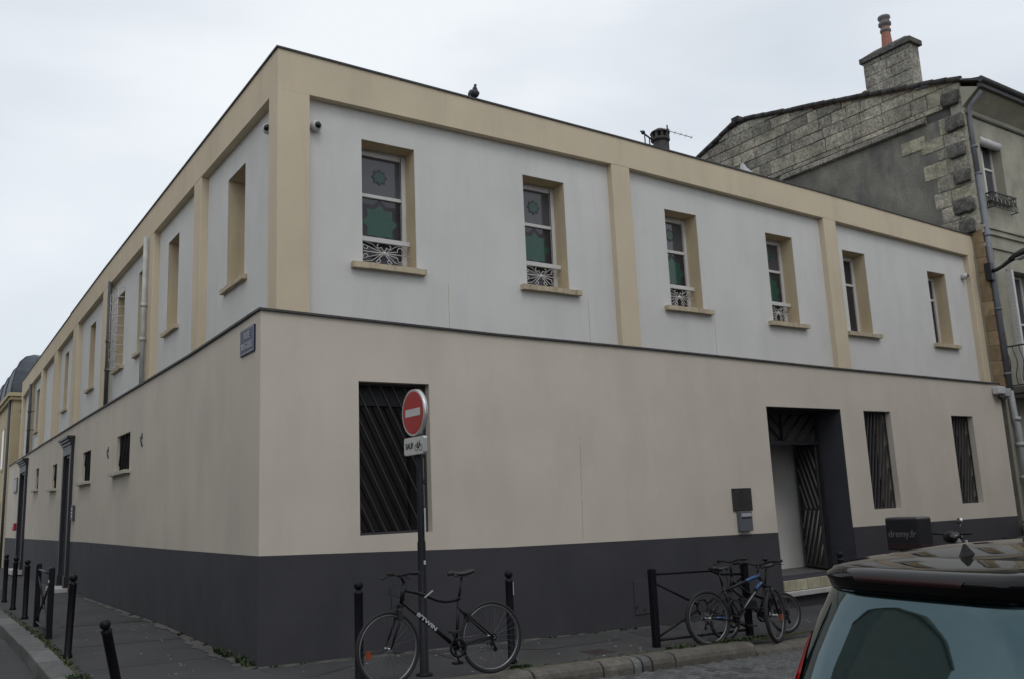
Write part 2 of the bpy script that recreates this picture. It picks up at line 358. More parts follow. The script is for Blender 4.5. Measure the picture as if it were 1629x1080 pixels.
# corner pillar and pilasters
mb = MB(); mb.hexa([(DU, DU, 3.97), (.70, DU, 3.96), (.70, .60, 3.96), (DU, .60, 3.97), (DU, DU, 6.899), (.70, DU, 6.899), (.70, .60, 6.899), (DU, .60, 6.899)])
mb.build('corner_pillar', 'render_yellow', BLD)
for face, ps in (('R', [(5.75, 6.13), (11.05, 11.43), (16.13, 16.38)]), ('L', [(3.78, 4.19), (7.0, 7.69), (11.47, 12.08), (15.70, 16.43), (19.45, 20.06), (22.68, 23.15), (25.7, 26.4), (28.45, 28.8)])):
    for a, b in ps:
        mb = MB(); fbox(mb, face, a, b, DU+.002, .50, lambda s: ZC[face](s)+.034, lambda s: ZS[face](s)+.004); mb.build('pilaster', 'render_yellow', BLD, bevel=.012)
# roof
mb = MB(); mb.add([(.5, .5, 7.40), (16.3, .5, 7.12), (16.3, 9, 7.12), (9, 9, 7.2), (9, 28.8, 7.1), (.5, 28.8, 7.05)], [(0, 1, 2, 3, 4, 5)])
mb.build('flat_roof', 'roof_felt', BLD)
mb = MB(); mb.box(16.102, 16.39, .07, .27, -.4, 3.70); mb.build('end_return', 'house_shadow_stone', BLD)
mb = MB(); mb.box(16.30, 16.36, .6, 9, -.4, 7.12); mb.box(.6, 9, 28.72, 28.8, -.2, 7.05); mb.box(8.9, 9, 9, 28.8, -.2, 7.05); mb.box(9, 16.3, 8.9, 9, -.4, 7.1); mb.build('rear_wall', 'render_cream', BLD)
# small joints / cracks in the render
mb = MB()
for i in range(26):
    z = 1.12+i*.054; x = 4.53+.004*math.sin(i*1.9)+.0018*i
    if random.random() < .85: mb.box(x, x+.006+.004*random.random(), -.0025, .01, z, z+.05)
mb.box(2.74, 2.746, DP-.002, DP+.01, 3.95, 4.65) ; mb.box(5.2, 5.206, DP-.002, DP+.01, 3.9, 4.66); mb.box(7.93, 7.936, DP-.002, DP+.01, 3.87, 4.64); mb.box(5.96, 5.964, DU-.002, DU+.01, 7.05, 7.39)
mb.build('render_crack', 'sill_stone', BLD)

# ---- windows
def star(cx, cz, r, n=8, inner=.74):
    return [(cx+(r if k % 2 == 0 else r*inner)*math.sin(PI*k/n), cz+(r if k % 2 == 0 else r*inner)*math.cos(PI*k/n)) for k in range(2*n)]
def reveal(face, op, d, depth, m, t=.03):
    s0, s1, z0, z1 = op; mb = MB()
    a, b = d+.012, d+depth
    fbox(mb, face, s0-t, s0, a, b, z0-t, z1+t); fbox(mb, face, s1, s1+t, a, b, z0-t, z1+t); fbox(mb, face, s0, s1, a, b, z1, z1+t); fbox(mb, face, s0, s1, a, b, z0-t, z0)
    return mb
def bowsill(face, s0, s1, z1, d, m, parent, t=.075, out=.09, rnd=.006):
    mb = MB(); n = 9
    for i in range(n):
        a = s0+(s1-s0)*i/n; b = s0+(s1-s0)*(i+1)/n; j = random.uniform(-rnd, rnd)
        fbox(mb, face, a+.0008, b-.0008, d-out+j, d+.30, z1-t+random.uniform(-.5, .5)*rnd, z1+random.uniform(-.5, .5)*rnd)
    return mb.build('sill', m, parent)
def spiral(c, r0_, r1_, a0, a1, n=14):
    return [(c[0]+(r0_+(r1_-r0_)*i/n)*math.cos(a0+(a1-a0)*i/n), c[1]+(r0_+(r1_-r0_)*i/n)*math.sin(a0+(a1-a0)*i/n)) for i in range(n+1)]
def guard(face, s0, s1, d, z0, z1, parent, m='white_paint', r=.0055):
    mb = MB(); P = lambda s, z: F(face, s, d, z); w = s1-s0; h = z1-z0; cx = (s0+s1)/2; cz = (z0+z1)/2
    fbox(mb, face, s0, s1, d-.018, d+.018, z1-.03, z1+.03)
    mb.tube(P(s0, z0), P(s1, z0), .010, 6); mb.tube(P(s0, cz), P(s1, cz), .007, 6)
    for sg in (-1, 1):
        for up in (-1, 1):
            c1 = (cx+sg*w*.33, cz+up*h*.20)
            sp = spiral(c1, .012, h*.17, 0, 3.6*sg*up, 12); mb.path([P(a, b) for a, b in sp]+[P(cx+sg*.03, cz+up*.01)], r, 5)
            c2 = (cx+sg*w*.10, cz+up*h*.30); sp = spiral(c2, .01, h*.13, PI/2, PI/2-4.2*sg*up, 10); mb.path([P(a, b) for a, b in sp]+[P(cx, cz)], r, 5)
            mb.path([P(cx+sg*.02, cz), P(cx+sg*w*.22, cz+up*h*.33), P(cx+sg*w*.42, cz+up*h*.42)], r*.8, 5)
    mb.ico(P(cx, cz), .028, n=8, m=5)
    return mb.build('window_guard', m, parent)
for i, op in enumerate(UR):
    s0, s1, z0, z1 = op; w_ = reveal('R', op, DP, .34, 'reveal_yellow').build('window', 'reveal_yellow', BLD)
    fd = DP+.27; fr = .075
    mb = MB(); zf = z1-.03
    zs = [z0+.02, z0+.02+.05]; zr = z0+.40; zm = z0+1.045
    for a, b in ((s0, s0+fr), (s1-fr, s1)): fbox(mb, 'R', a, b, fd, fd+.06, z0, zf)
    fbox(mb, 'R', s0+fr, s1-fr, fd, fd+.06, zf-.07, zf); fbox(mb, 'R', s0+fr, s1-fr, fd, fd+.06, z0, z0+.07)
    if i < 4: fbox(mb, 'R', s0+fr, s1-fr, fd-.005, fd+.06, zr, zr+.07)
    fbox(mb, 'R', s0+fr, s1-fr, fd-.002, fd+.06, zm-.022, zm+.028)
    fbox(mb, 'R', s0, s1, fd+.01, fd+.07, zf, z1)
    mb.build('frame', 'white_paint', w_, bevel=.006)
    zr_ = z0+.07
    bands = [(z0+.07, zr), (zr+.07, zm-.022), (zm+.028, zf-.07)] if i < 4 else [(z0+.07, zm-.022), (zm+.028, zf-.07)]
    for a, b in bands:
        mb = MB(); fbox(mb, 'R', s0+fr, s1-fr, fd+.03, fd+.04, a, b); mb.build('pane', 'window_glass_grey' if (i in (0, 1, 2) and b > zm) or i == 3 and b > zm+.1 else 'window_glass', w_)
    if i < 4:
        cx = (s0+s1)/2
        fn = lambda a, b, d: (a, d, b)
        for (cz, ro, ri) in ((zm+.30, .125, .095), (zm-.36, .36, .27)):
            lo, hi = (zr+.072, zm-.024) if cz < zm else (zm+.03, zf-.072)
            cl = lambda pts: [(min(max(a, s0+fr+.002), s1-fr-.002), min(max(b, lo), hi)) for a, b in pts]
            mb = MB(); mb.prism(cl(star(cx, cz, ro)), fn, fd+.026, fd+.0295); mb.build('star_outline', 'star_dark', w_)
            mb = MB(); mb.prism(cl(star(cx, cz, ri)), fn, fd+.022, fd+.0258); mb.build('green_star', 'star_green', w_)
        for k in (-1, 1):   # leaded border of the lower light
            mb = MB(); mb.prism([(max(s0+fr+.002, min(s1-fr-.002, a)), b) for a, b in star(cx+k*.235, zr+.17, .09)], fn, fd+.0265, fd+.0292); mb.build('lead_motif', 'star_dark', w_)
        mb = MB(); mb.prism(star(cx, zm-.085, .05), fn, fd+.0265, fd+.0292); mb.build('lead_motif', 'star_dark', w_)
        guard('R', s0+.01, s1-.01, fd-.09, z0+.06, z0+.40, w_)
    sl = [(1.30, 2.37), (3.95, 5.03), (6.80, 7.87), (9.32, 10.36), (11.55, 12.59), (14.50, 15.43)][i]
    bowsill('R', sl[0], sl[1], z0, DP, 'sill_stone', w_)
for i, op in enumerate(UL):
    s0, s1, z0, z1 = op; w_ = reveal('L', op, DP, .34, 'reveal_yellow').build('window', 'reveal_yellow', BLD)
    fd = DP+.27; mb = MB(); fr = .07
    for a, b in ((s0, s0+fr), (s1-fr, s1)): fbox(mb, 'L', a, b, fd, fd+.06, z0, z1)
    for a, b in ((z0, z0+.07), (z0+1.0, z0+1.05), (z1-.08, z1)): fbox(mb, 'L', s0+fr, s1-fr, fd, fd+.058, a, b)
    mb.build('frame', 'white_paint', w_)
    mb = MB(); fbox(mb, 'L', s0+fr, s1-fr, fd+.03, fd+.04, z0+.07, z1-.08); mb.build('pane', 'window_glass', w_)
    bowsill('L', s0-.13, s1+.12, z0, DP, 'sill_stone', w_, t=.07, out=.07)
    if i == 3:
        mb = MB()
        for k in range(4): s = s0+(s1-s0)*k/3; mb.tube((DP-.14, s, z0+.02), (DP-.14, s, z1+.05), .006, 6)
        for k in range(9):
            z = z0+.02+(z1-z0+.03)*k/8; mb.tube((DP-.14, s0, z), (DP-.14, s1, z), .009, 6)
            for s in (s0, s1): mb.tube((DP-.14, s, z), (DP+.03, s, z), .009, 5)
        mb.build('window_bars', 'white_paint', w_)
def clip_line(p, q, s0, s1, z0, z1):
    (x0, y0), (x1, y1) = p, q; t0, t1 = 0., 1.; dx, dy = x1-x0, y1-y0
    for pp, qq in ((-dx, x0-s0), (dx, s1-x0), (-dy, y0-z0), (dy, z1-y0)):
        if abs(pp) < 1e-9:
            if qq < 0: return None
        else:
            r = qq/pp
            if pp < 0: t0 = max(t0, r)
            else: t1 = min(t1, r)
    return None if t0 >= t1 else ((x0+t0*dx, y0+t0*dy), (x0+t1*dx, y0+t1*dy))
for i, op in enumerate(LR):
    s0, s1, z0, z1 = op; w_ = reveal('R', op, 0, .42, 'render_cream').build('window', 'render_cream', BLD)
    mb = MB(); fbox(mb, 'R', s0, s1, .36, .38, z0, z1); mb.build('pane', 'dark_glass', w_)
    mb = MB(); gy = .11
    fbox(mb, 'R', s0, s1, gy, gy+.02, z1-.03, z1); fbox(mb, 'R', s0, s1, gy, gy+.02, z0, z0+.03)
    for a in (s0, s1-.028): fbox(mb, 'R', a, a+.028, gy, gy+.02, z0+.03, z1-.03)
    mb.build('grille_frame', 'grille_bar', w_)
    if i == 0:
        sp, dx, wd, mt = .165, .70/1.42, .016, 'grille_bar'
        for k in range(-1, 12):
            c = clip_line((s0-1.0+k*sp, z1), (s0-1.0+k*sp+(z1-z0)*dx, z0), s0+.028, s1-.028, z0+.03, z1-.03)
            if c:
                (a, b), (e, f) = c; mb = MB(); mb.hexa([(e, gy, f), (e+wd, gy, f), (e+wd, gy+.03, f), (e, gy+.03, f), (a, gy, b), (a+wd, gy, b), (a+wd, gy+.03, b), (a, gy+.03, b)]); mb.build('grille_bar', mt, w_)
        mb = MB()
        for k in range(5): mb.box(s0+.06+k*.18, s0+.19+k*.18, gy+.03, gy+.09, z0+.004, z0+.022)
        mb.build('drip_rail', 'grille_light', w_)
        mb = MB(); fbox(mb, 'R', s0, s1, .30, .33, z1-.26, z1); mb.build('roller_housing', 'door_paint', w_)
    else:
        sp, dx, wd = .10, -.24, .050
        for k in range(-6, 14):
            c = clip_line((s0+k*sp, z1), (s0+k*sp+(z1-z0)*dx, z0), s0+.028, s1-.078, z0+.03, z1-.03)
            if c:
                (a, b), (e, f) = c; mb = MB(); mb.hexa([(e, gy, f), (e+wd, gy+.012, f), (e+wd, gy+.03, f), (e, gy+.025, f), (a, gy, b), (a+wd, gy+.012, b), (a+wd, gy+.03, b), (a, gy+.025, b)]); mb.build('grille_bar', 'grille_light', w_)
for i, op in enumerate(LL):
    s0, s1, z0, z1 = op; w_ = reveal('L', op, 0, .16, 'render_cream').build('window', 'render_cream', BLD)
    mb = MB(); fbox(mb, 'L', s0, s1, .055, .07, z0, z1); mb.build('pane', 'dark_void', w_)
    mb = MB()
    for k in range(5):
        c = clip_line((s0-.3+k*.3, z1), (s0-.3+k*.3+.35, z0), s0, s1, z0, z1)
        if c: (a, b), (e, f) = c; mb.tube((.045, a, b), (.045, e, f), .008, 5)
    mb.build('grille_bar', 'grille_bar', w_)
    bowsill('L', s0-.10, s1+.30, z0, 0, 'sill_cream', w_, t=.06, out=.10, rnd=.002)
# ---- main gate in the right facade
dr = reveal('R', DOOR, -.006, .56, 'door_reveal', .05); dr.build('doorway', 'door_reveal', BLD); dw = [o for o in BLD.children if o.name.startswith('doorway')][0]
mb = MB(); gy = .50; x0, x1, z0, z1 = DOOR; xc = 9.55; zt = 2.50
for a, b in ((x0, x0+.05), (x1-.05, x1)): mb.box(a, b, gy, gy+.05, z0, z1)
mb.box(x0+.05, x1-.05, gy, gy+.05, z1-.05, z1); mb.box(x0+.05, x1-.05, gy, gy+.06, zt-.04, zt+.03); mb.box(xc-.02, xc+.02, gy, gy+.05, zt+.03, z1-.05)
mb.build('gate_frame', 'door_paint', dw)
mb = MB(); mb.box(x0+.05, x1-.05, gy+.06, gy+.08, zt+.03, z1-.05); mb.build('transom_panel', 'grille_light', dw)
for sg in (-1, 1):
    for k in range(7):
        off = -.75+k*.25; a = (xc, zt+off); b = (xc+sg*1.1, zt+off+.95)
        c = clip_line(a, b, x0+.05 if sg < 0 else xc+.02, xc-.02 if sg < 0 else x1-.05, zt+.03, z1-.05)
        if c:
            (e, f), (h, i_) = c; mb = MB(); mb.path([(e, gy+.025, f), (h, gy+.025, i_)], .016, 4); mb.build('transom_bar', 'door_paint', dw)
def leaf(hx, hy, ang, parent, w=.93):
    dxy = Vector((math.cos(ang), math.sin(ang), 0)); nn = Vector((-dxy.y, dxy.x, 0))
    P = lambda a, z, d=0: Vector((hx, hy, 0))+dxy*a+nn*d+Vector((0, 0, z))
    zb, zt_ = z0+.03, zt-.05; mb = MB()
    def bx(a0, a1, zz0, zz1, d=.02): mb.hexa([P(a0, zz0, -d), P(a1, zz0, -d), P(a1, zz0, d), P(a0, zz0, d), P(a0, zz1, -d), P(a1, zz1, -d), P(a1, zz1, d), P(a0, zz1, d)])
    bx(0, .05, zb, zt_); bx(w-.05, w, zb, zt_); bx(.05, w-.05, zb, zb+.05); bx(.05, w-.05, zt_-.05, zt_); zm = (zb+zt_)/2-.05; bx(.05, w-.05, zm-.015, zm+.015)
    lf = mb.build('gate_leaf', 'door_paint', parent)
    mb = MB()
    bx2 = [P(.05, zb, .022), P(w-.05, zb, .022), P(w-.05, zb, .03), P(.05, zb, .03), P(.05, zt_, .022), P(w-.05, zt_, .022), P(w-.05, zt_, .03), P(.05, zt_, .03)]
    mb.hexa([P(.04, zb, -.004), P(w-.04, zb, -.004), P(w-.04, zb, .004), P(.04, zb, .004), P(.04, zt_, -.004), P(w-.04, zt_, -.004), P(w-.04, zt_, .004), P(.04, zt_, .004)]); mb.build('leaf_panel', 'door_paint', lf)
    for half in (0, 1):
        lo, hi = (zb+.05, zm-.015) if half == 0 else (zm+.015, zt_-.05)
        for k in range(-8, 9):
            a0 = .05+k*.20; sl = .62
            p, q = ((a0, hi), (a0+sl*(hi-lo), lo)) if half == 1 else ((a0, lo), (a0+sl*(hi-lo), hi))
            p, q = ((w-p[0], p[1]), (w-q[0], q[1]))
            c = clip_line(p, q, .05, w-.05, lo, hi)
            if c and (abs(c[0][0]-c[1][0]) > .08):
                (e, f), (h, i_) = c
                for d in (-.014, .014):
                    if d > 0: mb = MB(); mb.path([P(e, f, d), P(h, i_, d)], .017, 4); mb.build('gate_slat', 'grille_slat', lf)
leaf(x1-.06, gy+.07, math.radians(60), dw)
leaf(x0+.06, gy+.07, math.radians(100), dw)
# vestibule
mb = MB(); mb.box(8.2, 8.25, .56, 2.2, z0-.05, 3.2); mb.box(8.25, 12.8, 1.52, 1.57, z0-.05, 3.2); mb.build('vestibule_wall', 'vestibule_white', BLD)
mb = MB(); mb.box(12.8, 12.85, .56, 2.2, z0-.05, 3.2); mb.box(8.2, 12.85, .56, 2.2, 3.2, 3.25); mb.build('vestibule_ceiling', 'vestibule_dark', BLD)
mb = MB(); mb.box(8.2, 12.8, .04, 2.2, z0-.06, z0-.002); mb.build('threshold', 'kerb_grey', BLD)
xs = [8.56, 8.86, 9.14, 9.47, 9.72, 10.06, 10.34, 10.54]
for a, b in zip(xs, xs[1:]):
    mb = MB(); mb.box(a+.004, b-.004, -.03+random.uniform(-.006, .006), .10, .062, .226+random.uniform(-.004, .004)); mb.build('riser_stone', 'step_cream', BLD, bevel=.008)
mb = MB(); mb.box(8.55, 10.55, -.09, .02, -.025, .056); mb.build('step', 'step_white', BLD, bevel=.012)
# ---- doors in the left facade
for i, op in enumerate(DL):
    s0, s1, z0, z1 = op; d_ = reveal('L', op, 0, .22, 'door_reveal', .04).build('door', 'door_reveal', BLD)
    mb = MB(); w = .17
    for a, b in ((s0-w, s0), (s1, s1+w)): fbox(mb, 'L', a, b, -.07, .02, z0-.05, z1+.05); fbox(mb, 'L', a-.02, b+.02, -.095, .0, z0-.05, z0+.25)
    fbox(mb, 'L', s0-w, s1+w, -.065, .02, z1+.05, z1+.22)
    for k, (o, zz, h) in enumerate(((.04, .20, .07), (.07, .27, .07), (.11, .34, .06), (.15, .40, .07))): fbox(mb, 'L', s0-w-.02-k*.02, s1+w+.02+k*.02, -o-.03, .0, z1+zz, z1+zz+h)
    mb.build('surround', 'door_paint', d_, bevel=.008)
    mb = MB(); fbox(mb, 'L', s0, s1, .15, .19, z0, z1); n = 3
    for k in range(n): fbox(mb, 'L', s0+.12, s1-.12, .135, .16, z0+.15+k*(z1-z0)/n, z0+(k+1)*(z1-z0)/n-.1)
    mb.build('door_leaf', 'door_paint', d_)
    mb = MB(); fbox(mb, 'L', s0-.2, s1+.15, -.30, .1, z0-.16, z0-.01); mb.build('step', 'step_white', d_, bevel=.01)
# ---- drainpipes on the left facade
for (s, d, m, r, zt_) in ((7.36, DU-.06, 'pipe_white', .042, 6.9), (11.22, DU-.0, 'pipe_dark', .045, 6.95), (25.45, DU-.05, 'pipe_dark', .05, 6.55)):
    mb = MB(); mb.tube((d, s, 3.95), (d, s, zt_), r, 12)
    for z in (4.9, 5.55): mb.tube((d, s, z), (d, s, z+.07), r+.012, 12); mb.box(d, DP, s-.012, s+.012, z+.02, z+.045)
    mb.build('drainpipe', m, BLD)

# ------------------------------------------------------------------ things fixed to the corner building
def cctv(name, label, pos, nrm, look):
    t = thing(name, label, 'camera', pos, 'dome cameras under the roof beam')
    n = Vector(nrm); mb = MB(); p = Vector(pos)
    mb.tube(p, p+n*.03, .055, 16); mb.build('mount', 'camera_white', t)
    mb = MB(); c = p+n*.06; mb.ico(c, .075, n=16, m=10); mb.build('dome', 'camera_white', t)
    mb = MB(); l = Vector(look).normalized(); mb.ico(c+l*.045, .048, n=12, m=8); mb.build('lens', 'camera_lens', t)
    return t
cctv('dome_camera', 'white dome camera with black lens beside the corner pillar, on the long sunny side', (.81, DP, 6.52), (0, -1, 0), (.1, -1, -.1))['label'] = 'white dome camera on the grey panel just right of the corner pillar'
cctv('dome_camera', 'white dome camera peeking out just left of the corner pillar', (DP, .80, 6.56), (-1, 0, 0), (-.6, -.8, -.1))
cctv('dome_camera', 'white dome camera near the far right end, above the floodlight', (15.97, DP, 6.20), (0, -1, 0), (.5, -1, 0))
def fl(p): return p
fx = thing('floodlight', 'white floodlight and small camera on the wall ledge at the right end', 'floodlight', (15.95, 0, 3.55))
mb = MB(); mb.box(15.78, 16.05, -.16, -.01, 3.50, 3.66); mb.build('lamp_box', 'camera_white', fx, bevel=.02)
mb = MB(); mb.box(16.07, 16.32, -.14, -.02, 3.46, 3.63); mb.build('junction_box', 'pipe_pale', fx, bevel=.01)
mb = MB(); mb.ico((15.9, -.1, 3.43), .05, n=10, m=6); mb.path([(15.95, -.05, 3.44), (16.05, -.06, 3.36), (16.2, -.05, 3.4), (16.25, -.05, 3.47)], .012, 5); mb.build('sensor', 'black_iron', fx)
pq = thing('memorial_plaque', 'dark bronze plaque on the cream wall left of the doorway', 'plaque', (7.76, 0, 1.55))
mb = MB(); mb.box(7.55, 7.985, -.028, -.001, 1.372, 1.725); mb.build('plate', 'plaque_bronze', pq, bevel=.006)
mb = MB()
for k in range(6):
    w = random.uniform(.09, .16); mb.box(7.768-w, 7.768+w, -.033, -.026, 1.43+k*.034, 1.441+k*.034)
mb.box(7.73, 7.80, -.035, -.026, 1.65, 1.685); mb.box(7.56, 7.975, -.034, -.027, 1.705, 1.715); mb.box(7.56, 7.975, -.034, -.027, 1.382, 1.392); mb.build('relief', 'grille_bar', pq)
lb = thing('letter_box', 'grey letter box with white strip hanging below the bronze plaque', 'letter box', (7.75, 0, 1.2))
mb = MB(); mb.box(7.622, 7.893, -.085, -.001, 1.058, 1.362); mb.build('body', 'box_grey', lb, bevel=.008)
mb = MB(); mb.box(7.645, 7.87, -.091, -.083, 1.285, 1.335); mb.build('name_strip', 'label_white', lb)
mb = MB(); mb.box(7.65, 7.865, -.089, -.084, 1.255, 1.268); mb.build('slot', 'camera_lens', lb)
ht = thing('meter_hatch', 'painted meter hatch door set low in the dark grey base', 'hatch', (5.52, 0, .25))
mb = MB(); mb.box(5.385, 5.66, -.020, -.004, .02, .49); mb.build('hatch_door', 'plinth_paint', ht, bevel=.004)
mb = MB(); mb.box(5.40, 5.42, -.026, -.018, .10, .14); mb.tube((5.55, -.02, .08), (5.55, -.035, .08), .012, 8); mb.build('hinge', 'black_iron', ht)
# street name plate
sg = thing('street_name_plate', 'blue enamel street name plate near the top of the left cream wall', 'street sign', (0, .43, 3.66))
mb = MB(); mb.box(-.022, -.001, .175, .70, 3.50, 3.82); mb.build('plate', 'enamel_blue', sg, bevel=.006)
mb = MB()
for a, b, c, d in ((.19, .685, 3.515, 3.523), (.19, .685, 3.797, 3.805), (.19, .198, 3.523, 3.797), (.677, .685, 3.523, 3.797)): mb.box(-.025, -.021, a, b, c, d)
mb.build('border', 'enamel_white', sg)
put_text('lettering', 'RUE', .12, 'enamel_white', sg, (-.024, .4375, 3.725), (0, -1, 0), (0, 0, 1))
put_text('lettering', 'JULES GUESDE', .115, 'enamel_white', sg, (-.024, .4375, 3.60), (0, -1, 0), (0, 0, 1), sx=.56)
# small things on the left wall
t = thing('intercom', 'small grey intercom plate on the wall just before the nearer dark side door', 'intercom', (0, 12.95, 1.85))
mb = MB(); mb.box(-.05, -.001, 12.78, 13.10, 1.70, 2.04); mb.build('plate', 'pipe_dark', t, bevel=.006)
for z in (1.78, 1.86, 1.94): mb = MB(); mb.box(-.056, -.049, 12.84, 12.92, z, z+.03); mb.build('button', 'chrome', t)
t = thing('letter_box', 'red letter box hanging beside the farther dark side door', 'letter box', (0, 24.9, 1.6))
mb = MB(); mb.box(-.14, -.001, 24.55, 25.1, 1.49, 1.74); mb.build('body', 'sign_red', t, bevel=.01)
mb = MB(); mb.box(-.147, -.139, 24.6, 25.05, 1.66, 1.68); mb.build('slot', 'camera_lens', t)
t = thing('notice_board', 'narrow grey notice board at the far end of the side wall', 'sign', (0, 25.9, 3.05))
mb = MB(); mb.box(-.04, -.001, 25.4, 26.4, 2.78, 3.3); mb.build('board', 'box_grey', t, bevel=.01)
mb = MB(); mb.box(-.045, -.039, 25.5, 26.3, 2.84, 3.24); mb.build('sheet', 'pipe_pale', t)
for y, lab in ((6.0, 'small wall hook nearer the corner, right of the lit side window'), (8.98, 'small wall hook between the two nearest low side windows')):
    t = thing('wall_hook', lab, 'hook', (0, y, 2.93), 'iron hooks on the side wall')
    mb = MB(); mb.path([(-.0, y+.05, 3.03), (-.03, y+.04, 3.0), (-.03, y, 2.93), (-.01, y-.01, 2.84)], .010, 6); mb.build('hook', 'black_iron', t)
    mb = MB(); mb.box(-.012, -.001, y+.02, y+.08, 2.97, 3.07); mb.build('bracket', 'black_iron', t)

# ------------------------------------------------------------------ roof things
mb = MB(); px, py = 3.22, .30; pz = ZT['R'](3.2)+.006
pg = thing('pigeon', 'dark pigeon perched on the edge of the flat roof', 'pigeon', (px, py, pz))
mb = MB(); prof = [(-.07, .045, .03), (-.045, .10, .055), (-.01, .125, .068), (.03, .12, .066), (.06, .10, .05), (.075, .075, .03)]
mb.ico((px, py, pz+.085), .062, (1.0, 1.25, 1.05), 14, 9); mb.ico((px-.002, py-.02, pz+.135), .042, (.9, .95, 1.2), 12, 8); mb.tube((px-.003, py-.03, pz+.13), (px-.004, py-.035, pz+.19), .030, 10, .017)
mb.ico((px-.004, py-.037, pz+.195), .021, (1, 1.15, 1.), 10, 7); mb.build('body', 'pigeon', pg)
mb = MB(); mb.tube((px-.004, py-.055, pz+.195), (px-.004, py-.08, pz+.19), .006, 6, .001); mb.build('beak', 'pot_grey', pg)
for k in (-.058, .058): mb = MB(); mb.ico((px+k, py+.02, pz+.09), .045, (.25, 1.5, 1.0), 10, 7); mb.build('wing', 'pigeon', pg)
mb = MB(); mb.box(px-.02, px+.02, py+.06, py+.17, pz+.045, pz+.06); mb.build('tail', 'pigeon', pg)
for k in (-.02, .02): mb = MB(); mb.tube((px+k, py, pz+.03), (px+k, py-.005, pz-.001), .005, 5); mb.build('leg', 'reflector_red', pg)
for (x, w, h, lab) in ((7.6+1.35, .28, .17, 'torn grey-white flashing sticking up in the middle of the roof edge'), (16.28, .28, .09, 'crumpled white flashing at the right end of the roof edge')):
    z = ZT['R'](x)+.035; mb = MB(); mb.add([(x, .32, z-.02), (x+w, .30, z-.03), (x+w, .42, z-.03), (x, .42, z-.02), (x+.04, .36, z+h), (x+w*.45, .34, z+h*.45), (x+w*.5, .40, z+h*.4), (x+.02, .40, z+h*.9)], [(0, 1, 2, 3), (4, 5, 6, 7), (0, 1, 5, 4), (1, 2, 6, 5), (2, 3, 7, 6), (3, 0, 4, 7)])
    t = thing('loose_flashing', lab, 'flashing', (x, .36, z)); mb.build('sheet', 'paper_white', t)
vt = thing('roof_vent', 'dark slatted round vent cowl rising behind the roof edge', 'vent', (10.58, 4, 7.3))
mb = MB(); mb.tube((10.58, 4, 7.1), (10.58, 4, 9.72), .17, 16); mb.build('stack', 'roof_tile_dark', vt)
mb = MB(); mb.lathe([(.19, 9.66), (.22, 9.68), (.22, 9.72), (.19, 9.74)], (10.58, 4, 0), 18)
for k in range(9): a = 2*PI*k/9; mb.box(10.58+.18*math.cos(a)-.025, 10.58+.18*math.cos(a)+.025, 4+.18*math.sin(a)-.025, 4+.18*math.sin(a)+.025, 9.72, 9.86)
mb.lathe([(.23, 9.85), (.21, 9.89), (.08, 9.97), (.01, 9.98)], (10.58, 4, 0), 18); mb.build('cowl', 'roof_tile_dark', vt)
an = thing('tv_antenna', 'thin television antenna mast right of the dark roof vent', 'antenna', (10.83, 4.0, 7.3))
mb = MB(); mb.tube((10.83, 4, 7.1), (10.83, 4, 10.12), .018, 6); mb.build('mast', 'black_iron', an)
mb = MB(); mb.tube((10.75, 4.1, 10.05), (11.32, 3.7, 9.80), .008, 5)
for k in range(6): f = k/5; c = Vector((10.8, 4.07, 10.03)).lerp(Vector((11.30, 3.72, 9.81)), f); mb.tube(c+Vector((-.05, -.08, 0)), c+Vector((.05, .08, 0)), .005, 4)
mb.ico((10.83, 4, 10.0), .045, n=8, m=5); mb.build('boom', 'black_iron', an)
an2 = thing('tv_antenna', 'short double-legged antenna left of the dark roof vent', 'antenna', (10.05, 4, 7.3))
mb = MB(); mb.tube((10.12, 4, 7.1), (10.10, 4, 9.78), .014, 6); mb.tube((10.2, 4, 7.1), (10.24, 4, 9.7), .014, 6); mb.build('mast', 'black_iron', an2)
mb = MB(); mb.tube((9.98, 4, 9.80), (10.32, 4, 9.66), .02, 6); mb.ico((10.06, 4, 9.78), .05, n=8, m=5); mb.build('boom', 'black_iron', an2)

# ------------------------------------------------------------------ neighbour house
NX, NY = 16.40, .05
NH = thing('stone_house', 'tall weathered limestone house with bare stone gable behind the corner building', 'house', (NX, 0, g(NX, 0)-.1))
GT = lin([(-.1, 10.82), (.3, 10.95), (3.0, 11.62), (6.6, 12.46), (8.1, 11.94), (12.5, 10.35)])
mb = MB()
ys = [NY+.04, .3, 3.0, 6.6, 8.1, 12.5]
for a, b in zip(ys, ys[1:]): mb.hexa([(NX+.03, a, -.3), (NX+.4, a, -.3), (NX+.4, b, -.3), (NX+.03, b, -.3), (NX+.03, a, GT(a)), (NX+.4, a, GT(a)), (NX+.4, b, GT(b)), (NX+.03, b, GT(b))])
mb.build('gable_wall', 'gable_joint', NH)
mb = MB(); mb.box(NX-.004, NX+.05, .55, 5.15, 6.8, 10.12); mb.build('gable_render', 'gable_render', NH)
# ledge
for k in range(6):
    a, b = .95+k*.72, .95+(k+1)*.72-.01
    mb = MB(); mb.hexa([(NX-.13, a, 10.14), (NX+.03, a, 10.10), (NX+.03, b, 10.10), (NX-.13, b, 10.14), (NX-.10, a, 10.27), (NX+.03, a, 10.34), (NX+.03, b, 10.34), (NX-.10, b, 10.27)]); mb.build('ledge_stone', 'gable_stone_dark', NH, bevel=.02)
mb = MB(); mb.box(NX-.09, NX+.03, -.0, .95, 10.08, 10.0); 
